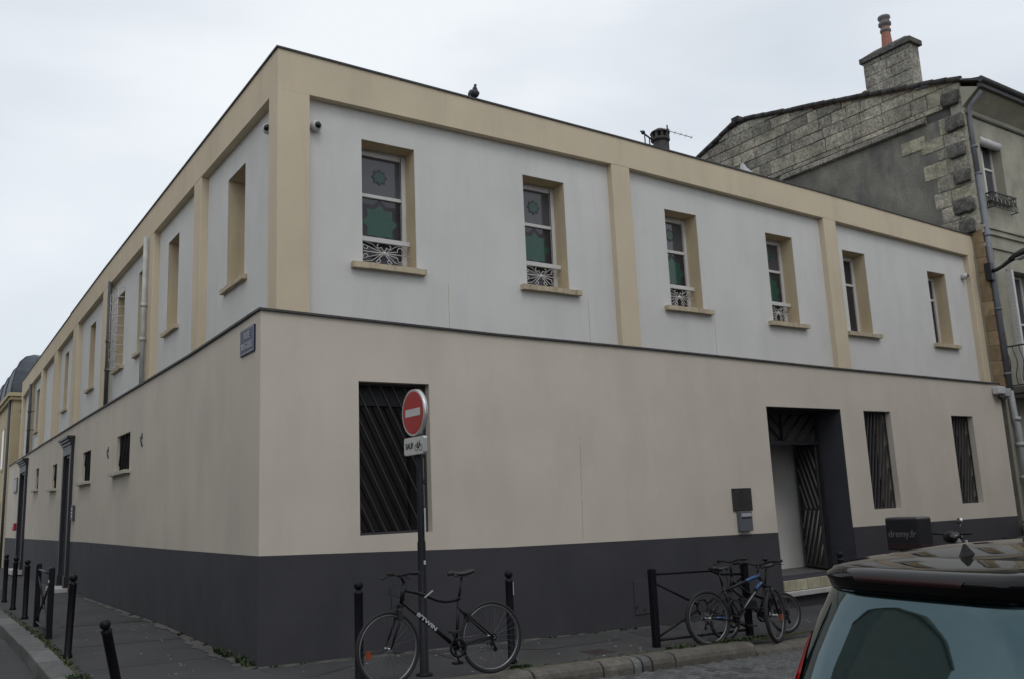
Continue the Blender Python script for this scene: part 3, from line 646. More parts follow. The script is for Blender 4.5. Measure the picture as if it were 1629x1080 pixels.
# gable stones, one object each
CH = .335; z = 6.9; row = 0; rr_ = random.Random(5)
while z < 12.6:
    CH = rr_.uniform(.26, .40); zb, zt_ = z, z+CH; first = True
    y = NY
    while y < 11.5:
        if y < 1.3: w = random.choice([.42, .62, .85])
        else: w = random.choice([random.uniform(.28, .5), random.uniform(.5, .8), random.uniform(.7, 1.1)])
        if first and row % 2: w = .55
        y1 = y+w; mid = (y+y1)/2
        ok = True
        if zb < 10.1:
            lim = (1.18 if row % 2 else .80)+(.0 if zb > 8.5 else .1)
            if mid > lim-.1 and y < 5.15: ok = False
            if y < 5.15 < y1: y = 5.15; y1 = y+w; ok = True
            if mid <= lim-.1: y1 = min(y1, lim)
        top = max(min(zt_, GT(y)-.02), min(zt_, GT(y1)-.02))
        if 10.0 < zb < 10.30 and y < 5.1: zb_ = 10.33
        else: zb_ = zb
        if ok and top-zb_ > .10 and not (zb_ < 7.1 and y < 5):
            j = random.uniform(0, .014); e = .003+random.uniform(0, .004)
            t0 = max(zb_+e+.01, min(zt_, GT(y)-.02)-e); t1 = max(zb_+e+.01, min(zt_, GT(y1)-.02)-e)
            mb = MB(); xo = NX-.012-j; cw = lambda: random.uniform(-.008, .008)
            mb.hexa([(xo, y+e, zb_+e+cw()), (NX+.05, y+e, zb_+e), (NX+.05, y1-e, zb_+e), (xo, y1-e, zb_+e+cw()), (xo+cw(), y+e+cw(), t0+cw()), (NX+.05, y+e, t0), (NX+.05, y1-e, t1), (xo+cw(), y1-e+cw(), t1+cw())])
            q = random.random(); mt = 'gable_stone'
            if mid < 1.3: mt = 'gable_stone_warm' if q < .45 else 'gable_stone'
            elif zb > 10.9 and mid < 3.2: mt = 'gable_stone_warm' if q < .5 else 'gable_stone'
            elif mid > 3: mt = 'gable_stone_dark' if q < .5 else 'gable_stone'
            mb.build('stone', mt, NH, bevel=.02)
        y = y1; first = False
    z += CH; row += 1
# toothing stones at the street corner, every other course
for k, zc in enumerate((10.50, 9.90, 9.24, 8.58, 7.90, 7.40)):
    mb = MB(); a = .16+random.uniform(-.04, .04); wd_ = .20+random.uniform(-.03, .04); hh_ = .165+random.uniform(-.02, .02); vs = []; nn, mm = 12, 8
    for i in range(mm+1):
        A = PI*i/mm
        for q in range(nn):
            B = 2*PI*q/nn; sp_w = lambda v, e=.30: math.copysign(abs(v)**e, v); rr = 1+random.uniform(-.09, .09)
            vs.append((NX-.02-.10*max(.02, math.sin(A))**.3*sp_w(math.cos(B))*rr, a+wd_/2+.05+wd_*max(.02, math.sin(A))**.3*sp_w(math.sin(B))*rr, zc-hh_*sp_w(math.cos(A))*rr))
    mb.add(vs, [(i*nn+q, i*nn+(q+1) % nn, (i+1)*nn+(q+1) % nn, (i+1)*nn+q) for i in range(mm) for q in range(nn)], 0, True); mb.build('tooth_stone', 'tooth_stone', NH)
for (y, zz, w) in ((1.05, 9.72, .62), ):
    mb = MB(); mb.box(NX-.03, NX+.02, y, y+w, zz-.16, zz+.16); mb.build('stone', 'gable_stone_warm', NH, bevel=.02)
# verge tiles along the gable
yy = 0.0; mb = MB()
while yy < 12.2:
    a, b = yy, yy+.33; h = random.uniform(-.012, .012)
    o = MB(); o.path([(NX-.05, a, GT(a)+.02+h), (NX-.05, b+.03, GT(b)+.035+h)], [.075, .058], 8); o.build('verge_tile', 'roof_tile_dark', NH); yy += .33
mb = MB()
for (a, b) in ((-.42, 6.6), (6.6, 13)):
    mb.quad((NX-.10, a, GT(a)+.0 if a > 0 else 10.72), (24, a, GT(a) if a > 0 else 10.72), (24, b, GT(b)), (NX-.10, b, GT(b)))
mb.build('roof', 'roof_tile', NH)
# street facade
mb = MB(); HW = [(16.88, 17.82, 8.10, 9.62), (17.22, 18.35, 3.75, 6.43)]
wallf = MB()
cuts = [(NX, 16.88), (16.88, 17.22), (17.22, 17.82), (17.82, 18.35), (18.35, 26)]
def colm(a, b, ops):
    cur = -.4
    for z0, z1 in ops:
        wallf.box(a, b, NY, NY+.3, cur, z0); cur = z1
    wallf.box(a, b, NY, NY+.3, cur, 10.7)
colm(NX, 16.88, []); colm(16.88, 17.22, [(8.10, 9.62)]); colm(17.22, 17.82, [(3.75, 6.43), (8.10, 9.62)]); colm(17.82, 18.35, [(3.75, 6.43)]); colm(18.35, 20.3, []); colm(20.3, 21.3, [(3.75, 6.43), (8.1, 9.62)]); colm(21.3, 26, [])
wallf.build('street_wall', 'house_stone', NH)
mb = MB(); mb.box(NX+.01, 26, NY-.05, NY, 7.18, 7.30); mb.box(NX+.01, 26, NY-.09, NY, 7.30, 7.37); mb.box(NX+.01, 26, NY-.04, NY, 6.86, 6.95); mb.build('string_course', 'house_stone', NH, bevel=.01)
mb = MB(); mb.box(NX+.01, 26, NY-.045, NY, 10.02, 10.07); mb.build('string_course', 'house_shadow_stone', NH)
mb = MB(); mb.hexa([(NX-.05, NY-.12, 10.30), (26, NY-.12, 10.30), (26, NY, 10.20), (NX-.05, NY, 10.20), (NX-.05, NY-.42, 10.52), (26, NY-.42, 10.52), (26, NY, 10.7), (NX-.05, NY, 10.7)]); mb.build('cornice', 'house_stone', NH)
mb = MB(); mb.box(NX-.05, 26, NY-.50, NY-.40, 10.50, 10.60); mb.path([(NX-.1, NY-.52, 10.66), (26, NY-.52, 10.66)], .07, 10); mb.build('gutter', 'zinc_dark', NH)
mb = MB(); mb.path([(NX-.05, NY-.5, 10.66), (NX-.05, .35, 11.0), (NX-.05, 1.1, 11.08)], .03, 6); mb.build('verge_flashing', 'pvc_grey', NH)
# corner strip rust patches: quoin blocks on the street face
z = 3.6; k = 0
while z < 7.1:
    mb = MB(); w = .40 if k % 2 else .28; mb.box(NX-.012, NX+w, NY-.012-random.uniform(0, .006), NY+.2, z+.006, z+.33); mb.build('stone', 'house_stone_rust', NH, bevel=.01); z += .335; k += 1
z = 7.4
while z < 10.1:
    mb = MB(); w = .34 if k % 2 else .24; mb.box(NX-.01, NX+w, NY-.01-random.uniform(0, .005), NY+.2, z+.006, z+.33); mb.build('stone', 'house_stone', NH, bevel=.01); z += .335; k += 1
for j, (x0_, x1_, z0_, z1_) in enumerate(((16.88, 17.82, 8.10, 9.62), (17.22, 18.35, 3.75, 6.43), (20.3, 21.3, 3.75, 6.43), (20.3, 21.3, 8.1, 9.62))):
    mb = MB(); a, b = NY+.005, NY+.32
    mb.box(x0_-.02, x0_+.004, a+.01, b, z0_, z1_-.004); mb.box(x1_-.004, x1_+.02, a+.01, b, z0_, z1_-.004); mb.box(x0_+.004, x1_-.004, a+.01, b, z1_-.004, z1_+.02); w_ = mb.build('window', 'house_stone', NH)
    mb = MB(); fd = NY+.22
    for p, q in ((x0_, x0_+.06), (x1_-.06, x1_), ((x0_+x1_)/2-.045, (x0_+x1_)/2+.045)): mb.box(p, q, fd, fd+.05, z0_, z1_-.01)
    for p in (z0_, z1_-.08, z0_+(z1_-z0_)*.55): mb.box(x0_+.06, x1_-.06, fd+.004, fd+.05, p, p+.05)
    mb.build('frame', 'white_paint', w_)
    mb = MB(); mb.box(x0_, x1_, fd+.03, fd+.04, z0_, z1_); mb.build('pane', 'window_glass_grey', w_)
    if z0_ > 7:
        mb = MB(); mb.lathe([(.10, x0_+.01), (.10, x1_-.01)], (0, NY+.05, z1_-.10), 14, axis='X'); mb.box(x0_, x1_, NY+.02, NY+.12, z1_-.16, z1_-.02); mb.build('shutter_box', 'white_paint', w_)
        gx0, gx1, gy_, gz0, gz1 = x0_-.05, x1_+.06, NY-.16, z0_-.28, z0_+.08
        mb = MB(); mb.box(gx0, gx1, NY-.10, NY, z0_-.10, z0_); mb.build('sill', 'house_stone', w_)
    else:
        gx0, gx1, gy_, gz0, gz1 = x0_-.65, x1_+.9, NY-.55, z0_-.05, z0_+.82
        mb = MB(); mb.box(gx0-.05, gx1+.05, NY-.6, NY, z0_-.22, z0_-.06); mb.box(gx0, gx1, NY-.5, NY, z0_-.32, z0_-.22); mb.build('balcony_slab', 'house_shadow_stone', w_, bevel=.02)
        if j == 1:
            mb = MB(); mb.box(x0_-.03, x0_+.05, NY-.14, NY+.05, z0_, z1_-.05)
            for k in range(30): mb.box(x0_-.036, x0_-.028, NY-.13, NY+.03, z0_+.05+k*.088, z0_+.08+k*.088)
            mb.build('shutter', 'white_paint', w_)
    mb = MB(); mb.box(gx0, gx1, gy_-.015, gy_+.015, gz1-.02, gz1+.01); mb.box(gx0, gx1, gy_-.012, gy_+.012, gz0, gz0+.02)
    for xx in (gx0, gx1): mb.box(xx-.01, xx+.01, gy_, NY+.02, gz1-.02, gz1+.01); mb.box(xx-.01, xx+.01, gy_, NY+.02, gz0, gz0+.02)
    n = int((gx1-gx0)/.16); hh = gz1-gz0
    for k in range(n):
        xa = gx0+(gx1-gx0)*(k+.5)/n
        mb.path([(xa+.055*math.sin(2*PI*q/10), gy_, gz0+hh*q/10) for q in range(11)], .009, 4); mb.path([(xa-.055*math.sin(2*PI*q/10), gy_, gz0+hh*q/10) for q in range(11)], .009, 4)
        for zc in ((.25, .75) if hh > .5 else (.5,)): mb.path([(xa+.045*math.cos(2*PI*q/9), gy_, gz0+hh*zc+.05*math.sin(2*PI*q/9)) for q in range(9)], .008, 4, closed=True)
    for k in range(3): mb.path([(gx0, gy_+(NY-gy_)*(.3+.25*k)+.03*math.sin(q), gz0+hh*q/8) for q in range(9)], .009, 4)
    mb.build('balcony_railing', 'black_iron', w_)
# drainpipe of the house
mb = MB(); mb.path([(16.45, NY-.42, 10.45), (16.46, NY-.12, 10.2), (16.47, NY-.07, 9.9), (16.49, NY-.07, 8.5)], .050, 10); mb.tube((16.49, NY-.07, 8.55), (16.52, NY-.07, 3.6), .062, 12)
for z in (9.2, 8.55, 7.1, 5.4, 3.95): mb.tube((16.50, NY-.07, z), (16.50, NY-.07, z+.05), .076, 12)
mb.build('drainpipe', 'pvc_grey', NH)
mb = MB(); mb.path([(16.52, NY-.07, 3.6), (16.53, NY-.08, 3.0), (16.55, NY-.1, 2.85), (16.55, NY-.1, .9)], .065, 12)
for z in (2.95, 2.4, 1.7): mb.tube((16.55, NY-.1, z), (16.55, NY-.1, z+.08), .085, 12)
mb.build('drainpipe', 'pipe_pale', NH)
# chimneys
def chimney(x0_, x1_, y0_, y1_, z0_, z1_, pots, capm='tooth_stone'):
    mb = MB(); mb.box(x0_, x1_, y0_, y1_, z0_, z1_); ch = mb.build('chimney', 'gable_stone_dark', NH, bevel=.02)
    zc = z0_+.4; k = 0
    while zc < z1_-.1:
        mb = MB(); e = .006
        yb = y0_
        while yb < y1_-.05:
            w = min(random.uniform(.3, .6), y1_-yb); mb.box(x0_-.012-random.uniform(0, .006), x0_+.02, yb+e, yb+w-e, zc+e, min(zc+.27, z1_)-e); yb += w
        mb.build('stone', 'gable_stone_dark', ch, bevel=.008); zc += .28
    mb = MB(); mb.hexa([(x0_-.07, y0_-.07, z1_), (x1_+.07, y0_-.07, z1_), (x1_+.07, y1_+.07, z1_), (x0_-.07, y1_+.07, z1_), (x0_-.07, y0_-.07, z1_+.14), (x1_+.07, y0_-.07, z1_+.14), (x1_+.07, y1_+.07, z1_+.14), (x0_-.07, y1_+.07, z1_+.14)])
    mb.hexa([(x0_-.05, y0_-.05, z1_+.14), (x1_+.05, y0_-.05, z1_+.14), (x1_+.05, y1_+.05, z1_+.14), (x0_-.05, y1_+.05, z1_+.14), (x0_+.1, y0_+.15, z1_+.27), (x1_-.1, y0_+.15, z1_+.27), (x1_-.1, y1_-.3, z1_+.27), (x0_+.1, y1_-.3, z1_+.27)])
    mb.build('chimney_cap', capm, ch, bevel=.015)
    for (px_, py_, pz_, r, h, crown) in pots:
        mb = MB(); mb.lathe([(r*1.15, pz_), (r, pz_+.1), (r*.82, pz_+h*.72), (r*.8, pz_+h)], (px_, py_, 0), 14); mb.build('chimney_pot', 'terracotta', ch)
        if crown:
            mb = MB(); z = pz_+h; mb.lathe([(r*.8, z-.15), (r*.98, z-.12), (r*.98, z-.06), (r*.8, z-.04), (r*.8, z+.03), (r*1.15, z+.06), (r*1.15, z+.12), (r*.85, z+.14), (r*.9, z+.2), (r*1.15, z+.25), (r*1.1, z+.3), (r*.2, z+.31)], (px_, py_, 0), 14); mb.build('pot_crown', 'pot_grey', ch)
chimney(NX+.02, NX+.42, 1.14, 2.42, 11.0, 12.36, [(NX+.22, 1.82, 12.52, .135, .62, True)])
chimney(18.9, 20.6, .9, 1.6, 10.6, 11.3, [(19.15, 1.2, 11.35, .15, .45, False), (19.95, 1.2, 11.4, .16, .60, False)], 'slate')
chimney(18.2, 18.5, 1.0, 1.3, 10.6, 10.95, [(18.33, 1.15, 10.9, .14, .5, False)], 'slate')
for k in range(9):
    mb = MB(); y = 2.45+random.uniform(0, .35); zz = GT(y)+.05+random.uniform(0, .22)*(1-(y-2.45)/.5); a = random.uniform(0, 1)
    mb.path([(NX+.1+a*.2, y, zz), (NX+.3+a*.2, y+.05, zz+.03)], .06, 6); mb.build('ridge_tile', 'roof_tile', NH)
mb = MB(); mb.box(NX-.12, NX+.5, 6.5, 6.75, GT(6.6)+.0, GT(6.6)+.12); mb.build('ridge_tile', 'roof_tile_dark', NH)
mb = MB(); mb.box(NX+.4, 26, 12.3, 12.5, -.3, 10.3); mb.box(25.9, 26, NY, 12.5, -.3, 10.5); mb.build('rear_wall', 'house_stone', NH)

# ------------------------------------------------------------------ far building at the end of the left street
FB = thing('mansard_building', 'yellow building with rounded slate mansard roof closing the left street', 'building', (0, 31, .1))
fx0 = .10; fy = 30.0
mb = MB(); mb.box(fx0, 9, fy, fy+16, 0, 6.55); mb.build('wall', 'far_wall', FB)
mb = MB(); mb.box(fx0-.12, 9, fy-.12, fy+16, 6.55, 6.68); mb.box(fx0-.2, 9, fy-.2, fy+16, 6.68, 6.82); mb.build('cornice', 'far_wall', FB)
mb = MB()
prof = [(0, 6.8), (.03, 7.2), (.12, 7.7), (.28, 8.1), (.5, 8.35), (.85, 8.5), (2.2, 8.62)]
for (d0, z0_), (d1, z1_) in zip(prof, prof[1:]):
    mb.quad((fx0-.1+d0, fy-.1+d0, z0_), (9, fy-.1+d0, z0_), (9, fy-.1+d1, z1_), (fx0-.1+d1, fy-.1+d1, z1_)); mb.quad((fx0-.1+d0, fy-.1+d0, z0_), (fx0-.1+d1, fy-.1+d1, z1_), (fx0-.1+d1, fy+16, z1_), (fx0-.1+d0, fy+16, z0_))
mb.box(fx0+2, 9, fy+2, fy+16, 8.55, 8.63); mb.build('mansard_roof', 'slate', FB)
for k in range(7):
    mb = MB(); mb.path([(fx0-.11+.9*k if k else fx0-.1+d-.012, fy-.11+d, z) for d, z in prof[:6]] if k else [(fx0-.1+d-.01, fy-.1+d-.01, z) for d, z in prof[:6]], .022, 5); mb.build('roof_seam', 'slate', FB)
for yy in (32.5, 35, 37.5, 40):
    mb = MB(); mb.path([(fx0-.12+d, yy, z) for d, z in prof[:6]], .022, 5); mb.build('roof_seam', 'slate', FB)
mb = MB(); mb.tube((fx0-.09, fy+.30, 0), (fx0-.09, fy+.30, 6.55), .05, 8); mb.build('drainpipe', 'pipe_dark', FB)
for yy in (32.5, 36):
    for zz in (.9, 3.9):
        mb = MB(); mb.box(fx0-.03, fx0+.02, yy, yy+1.0, zz, zz+1.8); w_ = mb.build('window', 'far_wall', FB); mb = MB(); mb.box(fx0-.04, fx0-.028, yy+.1, yy+.9, zz+.1, zz+1.7); mb.build('pane', 'dark_glass', w_)
mb = MB(); mb.box(.35, .75, fy-.12, fy, 6.15, 6.3); mb.ico((.45, fy-.1, 5.85), .1, n=8, m=5); mb.build('lamp', 'pipe_pale', FB)
mb = MB(); mb.box(fx0-.02, 9, fy-.015, fy, 0, 1.25); mb.build('base', 'plinth_paint', FB) if False else None

# ------------------------------------------------------------------ ground
mb = MB(); mb.quad((-1500, -1500, -.7), (1500, -1500, -.7), (1500, 1500, -.7), (-1500, 1500, -.7)); struct(mb.build('ground', 'asphalt'))
mb = MB(); S = [-60, -40, -25, -15, -10, -7, -5, -3, -2, -1, 0]+[i*.5 for i in range(1, 16)]+[8, 9, 10, 12, 15, 20, 30, 45, 60]
T = [-60, -40, -25, -15, -10, -8, -6, -4, -3, -2, -1, 0, .5, 1, 1.5, 2, 2.5, 3, 3.5, 4, 4.2, 5, 8, 12, 20, 30, 45, 60]
mb.add([(x, y, g(x, y)+ROADZ) for y in T for x in S], [(j*len(S)+i, j*len(S)+i+1, (j+1)*len(S)+i+1, (j+1)*len(S)+i) for j in range(len(T)-1) for i in range(len(S)-1)], 0, True)
ROAD = struct(mb.build('road', 'asphalt'))
# pavement: along the right street, along the left street, rounded corner
KI_X, KI_Y = -1.62, -1.86
mb = MB(); rad = .5
def patch(x0_, x1_, y0_, y1_, nx, ny):
    mb.add([(x0_+(x1_-x0_)*i/nx, y0_+(y1_-y0_)*j/ny, gp(x0_+(x1_-x0_)*i/nx, y0_+(y1_-y0_)*j/ny)) for j in range(ny+1) for i in range(nx+1)], [(j*(nx+1)+i, j*(nx+1)+i+1, (j+1)*(nx+1)+i+1, (j+1)*(nx+1)+i) for j in range(ny) for i in range(nx)])
cx_, cy_ = KI_X+rad, KI_Y+rad
patch(cx_, 0, KI_Y, cy_, 1, 3); patch(0, 6, KI_Y, cy_, 20, 6); patch(6, 40, KI_Y, cy_, 10, 6); patch(cx_, 0, cy_, .3, 2, 3); patch(0, 6, cy_, .3, 12, 2); patch(6, 40, cy_, .3, 10, 2)
patch(KI_X, cx_, cy_, 0, 3, 3); patch(KI_X, cx_, 0, 4.2, 3, 10); patch(KI_X, cx_, 4.2, 50, 3, 8); patch(cx_, .3, .3, 4.2, 2, 10); patch(cx_, .3, 4.2, 50, 2, 8)
n = 8; vs = [(cx_, cy_, 0)]+[(cx_-rad*math.cos(PI/2*i/n), cy_-rad*math.sin(PI/2*i/n), 0) for i in range(n+1)]
mb.add(vs, [(0, i+1, i+2) for i in range(n)])
PAV = struct(mb.build('pavement', 'pavement_asphalt'))
# worn strip where the wall meets the pavement
mb = MB(); w0 = .05
for i in range(210):
    a = i*.04; w1 = max(.008, min(.13, w0+random.uniform(-.022, .022)-(.004 if a > 4 else 0)))
    if a < 8.3 and w0 > .012: mb.add([(a, -.004, g(a, 0)+.016), (a+.04, -.004, g(a+.04, 0)+.016), (a+.04, -w1, g(a+.04, 0)+.003), (a, -w0, g(a, 0)+.003)], [(0, 1, 2, 3)])
    w0 = w1
w0 = .12
for i in range(300):
    a = i*.04; tgt = .14 if a < 1.8 else .05; w1 = max(.008, min(.22, w0+random.uniform(-.03, .03)+(tgt-w0)*.1))
    if w0 > .012: mb.add([(-.004, a, g(0, a)+.016), (-.004, a+.04, g(0, a+.04)+.016), (-w1, a+.04, g(0, a+.04)+.003), (-w0, a, g(0, a)+.003)], [(0, 1, 2, 3)])
    w0 = w1
o = mb.build('wall_foot_mortar', 'wall_foot', PAV); o['kind'] = 'stuff'
mb = MB()   # patch repairs and grout in the pavement
mb.add([(2.6, -.25, g(2.6, 0)+.004), (4.3, -.2, g(4.3, 0)+.004), (4.5, -.75, g(4.5, 0)+.004), (3.2, -.85, g(3.2, 0)+.004)], [(0, 1, 2, 3)]); mb.build('asphalt_patch', 'asphalt', PAV)
for (pts, m_) in (([(-1.55, 3.05), (-.02, 2.78), (-.02, 2.81), (-1.55, 3.08)], 'zinc_dark'), ([(-1.55, 1.20), (-.10, 1.02), (-.10, 1.035), (-1.55, 1.215)], 'zinc_dark'), ([(-1.2, 5.4), (-.05, 5.2), (-.05, 6.3), (-1.0, 6.5)], 'asphalt'), ([(1.9, -1.82), (1.93, -1.82), (2.05, -.1), (2.02, -.1)], 'zinc_dark'), ([(4.9, -1.2), (6.2, -1.1), (6.25, -.3), (5.0, -.25)], 'asphalt'), ([(-1.1, -.35), (.3, -.9), (.9, -.5), (-.7, .0)], 'asphalt')):
    mb = MB(); mb.add([(a, b, g(a, b)+(.004 if m_ == 'asphalt' else .0055)) for a, b in pts], [(0, 1, 2, 3)]); mb.build('asphalt_patch' if m_ == 'asphalt' else 'tar_seam', m_, PAV)
mb = MB()
for k in range(90):
    if k % 2: a, b = random.uniform(-1.5, -.1), random.uniform(.2, 7)
    else: a, b = random.uniform(.1, 8), random.uniform(-1.75, -.1)
    r = random.uniform(.006, .018); n = 7; z = g(a, b)+.0065
    mb.add([(a+r*math.cos(2*PI*q/n)*random.uniform(.7, 1.3), b+r*math.sin(2*PI*q/n)*random.uniform(.7, 1.3), z) for q in range(n)], [tuple(range(n))])
o = mb.build('gum_and_litter', 'step_white', PAV); o['kind'] = 'stuff'
# kerbs
KERB = bpy.data.objects.new('kerb', None); COL.objects.link(KERB); struct(KERB)
def kstone(x0_, x1_, y0_, y1_, m, round_front=None, drop=0):
    mb = MB(); e = .009; zz = lambda x, y: g(x, y)+.006-drop
    if round_front == 'y':   # bullnose towards -y
        prof = [(y1_, .0), (y0_+.10, .0), (y0_+.05, -.012), (y0_+.015, -.045), (y0_, -.09), (y0_+.005, -.22), (y1_, -.22)]
        nseg = 3; vs = []
        for q in range(nseg+1):
            x = x0_+e+(x1_-x0_-2*e)*q/nseg; jj = random.uniform(-.006, .006)
            vs += [(x, yy+(jj if k in (2, 3, 4) else 0), zz(x, 0)+dz+(jj*.5 if k in (1, 2, 3) else 0)) for k, (yy, dz) in enumerate(prof)]
        kk = len(prof); mb.add(vs, [(q*kk+i, q*kk+(i+1) % kk, (q+1)*kk+(i+1) % kk, (q+1)*kk+i) for q in range(nseg) for i in range(kk)]+[tuple(range(kk)), tuple(range(nseg*kk, (nseg+1)*kk))], 0, False)
        return mb.build('kerb_stone', m, KERB, bevel=.008)
    mb.hexa([(x0_, y0_+e, -.3), (x1_, y0_+e, -.3), (x1_, y1_-e, -.3), (x0_, y1_-e, -.3), (x0_+random.uniform(-.008, .008), y0_+e, zz(x0_, y0_)+random.uniform(-.010, .004)), (x1_, y0_+e, zz(x1_, y0_)), (x1_, y1_-e, zz(x1_, y1_)), (x0_+random.uniform(-.008, .008), y1_-e, zz(x0_, y1_)+random.uniform(-.010, .004))])
    return mb.build('kerb_stone', m, KERB, bevel=.015)
x = .1
wd = [1.1, .95, .9, .42, .12, .14, .35, 1.35, 1.2, 1.1, 1.0, 1.2, 1.1, 1.2, 1.1, 1.2, 1.1, 1.2, 1.1, 1.2, 1.1, 1.2]
for k, w in enumerate(wd):
    kstone(x, x+w, -2.10+(.0 if x < 5 else .0), -1.85, 'kerb_granite' if k not in (4, 5) else 'kerb_grey', 'y', drop=kdrop(x+w/2)); x += w+random.uniform(0, .012)
y = -.4; ks = [.5, .91, 1.12, .95, .78, .95, 1.1, .95, 1.0, .9, 1.0, .95, 1.0, 1.0, 1.0, 1.0, 1.0, 1.0, 1.0, 1.0, 1.0, 1.0, 1.0, 1.0, 1.0, 1.0, 1.0, 1.0, 1.0, 1.0]
for w in ks: kstone(-1.87, -1.61, y, y+w, 'kerb_grey'); y += w
for i in range(5):   # rounded corner kerb
    a0, a1 = PI/2*i/5, PI/2*(i+1)/5-.01; ro, ri = rad+.25, rad-.005; mb = MB()
    P = lambda a, r, z: (cx_-r*math.cos(a), cy_-r*math.sin(a), z)
    am = (a0+a1)/2
    for p, q in ((a0, am), (am, a1)): mb.hexa([P(p, ro, -.3), P(q, ro, -.3), P(q, ri, -.3), P(p, ri, -.3), P(p, ro, .004), P(q, ro, .004), P(q, ri, .004), P(p, ri, .004)])
    mb.build('kerb_stone', 'kerb_grey', KERB)
# gutter strip on the left street
mb = MB(); yy = -2
while yy < 28: mb.hexa([(-2.25, yy+.005, -.3), (-1.875, yy+.005, -.3), (-1.875, yy+.995, -.3), (-2.25, yy+.995, -.3), (-2.25, yy+.005, g(-1, yy)+ROADZ+.004), (-1.875, yy+.005, g(-1, yy)+ROADZ+.012), (-1.875, yy+.995, g(-1, yy+1)+ROADZ+.012), (-2.25, yy+.995, g(-1, yy+1)+ROADZ+.004)]); yy += 1
o = mb.build('gutter', 'pavement_asphalt', ROAD)
# setts in the right street
sett_me = []
for k in range(6):
    mb = MB(); h = random.uniform(.0, .006); c = lambda: random.uniform(-.006, .006); a, b = .046, .074
    mb.add([(-a, -b, -.05), (a, -b, -.05), (a, b, -.05), (-a, b, -.05), (-a+c(), -b+c(), .004), (a+c(), -b+c(), .004), (a+c(), b+c(), .004), (-a+c(), b+c(), .004), (-a*.72+c(), -b*.8+c(), .014+h), (a*.72+c(), -b*.8+c(), .014+h), (a*.72+c(), b*.8+c(), .014+h), (-a*.72+c(), b*.8+c(), .014+h)],
           [(0, 1, 5, 4), (1, 2, 6, 5), (2, 3, 7, 6), (3, 0, 4, 7), (4, 5, 9, 8), (5, 6, 10, 9), (6, 7, 11, 10), (7, 4, 8, 11), (8, 9, 10, 11)])
    sett_me.append(mb.mesh('sett', 'sett_stone'))
sts = []
row = 0; xx = .9
while xx < 15:
    yy = -2.19-(.08 if row % 2 else 0)
    while yy > -7.0:
        sts.append((xx+random.uniform(-.004, .004), yy+random.uniform(-.005, .005))); yy -= .160
    xx += .104; row += 1
cp = Vector((-3.294, -9.926, 1.6))
def inview(x, y):
    v = Vector((x, y, g(x, y)+ROADZ))-cp; z = v.dot(fw)
    if z < .1: return False
    return abs(1421*v.dot(cr)/z) < 830 and -1421*v.dot(cu)/z < 560 and not (x < 5.6 and y < -4.9-.0*x)
vis = sorted([s for s in sts if inview(*s)], key=lambda s: (s[0]+3.3)**2+(s[1]+9.9)**2)[:300]; vset = set(vis)
for (x, y) in vis:
    o = bpy.data.objects.new('sett', random.choice(sett_me)); COL.objects.link(o); o.parent = ROAD; o.location = (x, y, g(x, y)+ROADZ+.002); o.rotation_euler = (random.uniform(-.03, .03), random.uniform(-.03, .03), random.uniform(-.04, .04))
mb = MB()
for (x, y) in sts:
    if (x, y) in vset: continue
    me = random.choice(sett_me); z = g(x, y)+ROADZ+.002; mb.add([(v.co.x+x, v.co.y+y, v.co.z+z) for v in me.vertices], [tuple(p.vertices) for p in me.polygons])
me = bpy.data.meshes.new('sett_field'); me.from_pydata(mb.v, [], mb.f); me.materials.append(MATS['sett_stone']); me.update()
o = bpy.data.objects.new('sett_field', me); COL.objects.link(o); o.parent = ROAD; o['kind'] = 'stuff'
mb = MB(); xs = [.85+k*1.0 for k in range(15)]
for a, b in zip(xs, xs[1:]): mb.quad((a, -7.05, g(a, 0)+ROADZ+.005), (b, -7.05, g(b, 0)+ROADZ+.005), (b, -2.105, g(b, 0)+ROADZ+.005), (a, -2.105, g(a, 0)+ROADZ+.005))
mb.build('sett_bedding', 'mortar', ROAD)
# manhole cover
mc = thing('manhole_cover', 'rusty diamond-set iron cover in the pavement', 'manhole cover', (3.55, -1.42, g(3.55, 0)))
mb = MB(); pts = [(3.36, -1.60), (3.70, -1.56), (3.72, -1.25), (3.40, -1.27)]; cxm = sum(p[0] for p in pts)/4; cym = sum(p[1] for p in pts)/4
mb.prism(pts, lambda a, b, d: (a, b, g(a, 0)+d), -.01, .006); mb.build('lid', 'rust_iron', mc)
mb = MB()
for i in range(5):
    for j in range(5): x, y = 3.42+i*.06, -1.53+j*.055; mb.box(x, x+.035, y, y+.03, g(x, 0)+.004, g(x, 0)+.010)
mb.build('tread', 'rust_iron', mc)

# weeds and moss
def tuft(mb, x, y, z, h, n):
    for _ in range(n):
        a = random.uniform(0, 2*PI); l = h*random.uniform(.5, 1.2); w = random.uniform(.004, .011); b = Vector((x+random.uniform(-.04, .04), y+random.uniform(-.03, .03), z)); d = Vector((math.cos(a)*l*.55, math.sin(a)*l*.55, l)); s_ = Vector((-math.sin(a), math.cos(a), 0))*w
        mb.add([b-s_, b+s_, b+d*.6+s_*.9, b+d+Vector((d.x*.4, d.y*.4, -l*.12)), b+d*.6-s_*.9], [(0, 1, 2, 3, 4)])
mb = MB()
for y in [.12, .25, .45, .5, .9, 1.0, 1.12, 1.25, 1.35, 1.9, 2.4, 3.0, 3.1, 4.6, 6.2]: tuft(mb, -.05, y, g(0, y), .09 if y < 1.5 else .05, 26 if y < 1.5 else 12)
for x in [.15, .5, .62, 1.1, 1.2, 1.6, 1.7, 2.9, 3.4, 3.9, 4.6, 5.1, 5.3, 6.0, 6.5, 7.1]: tuft(mb, x, -.05, g(x, 0), .045, 12)
o = mb.build('weeds', 'leaf'); o['kind'] = 'stuff'; tag(o, 'small green weeds growing along the foot of the dark wall base', 'weeds')
mb = MB()
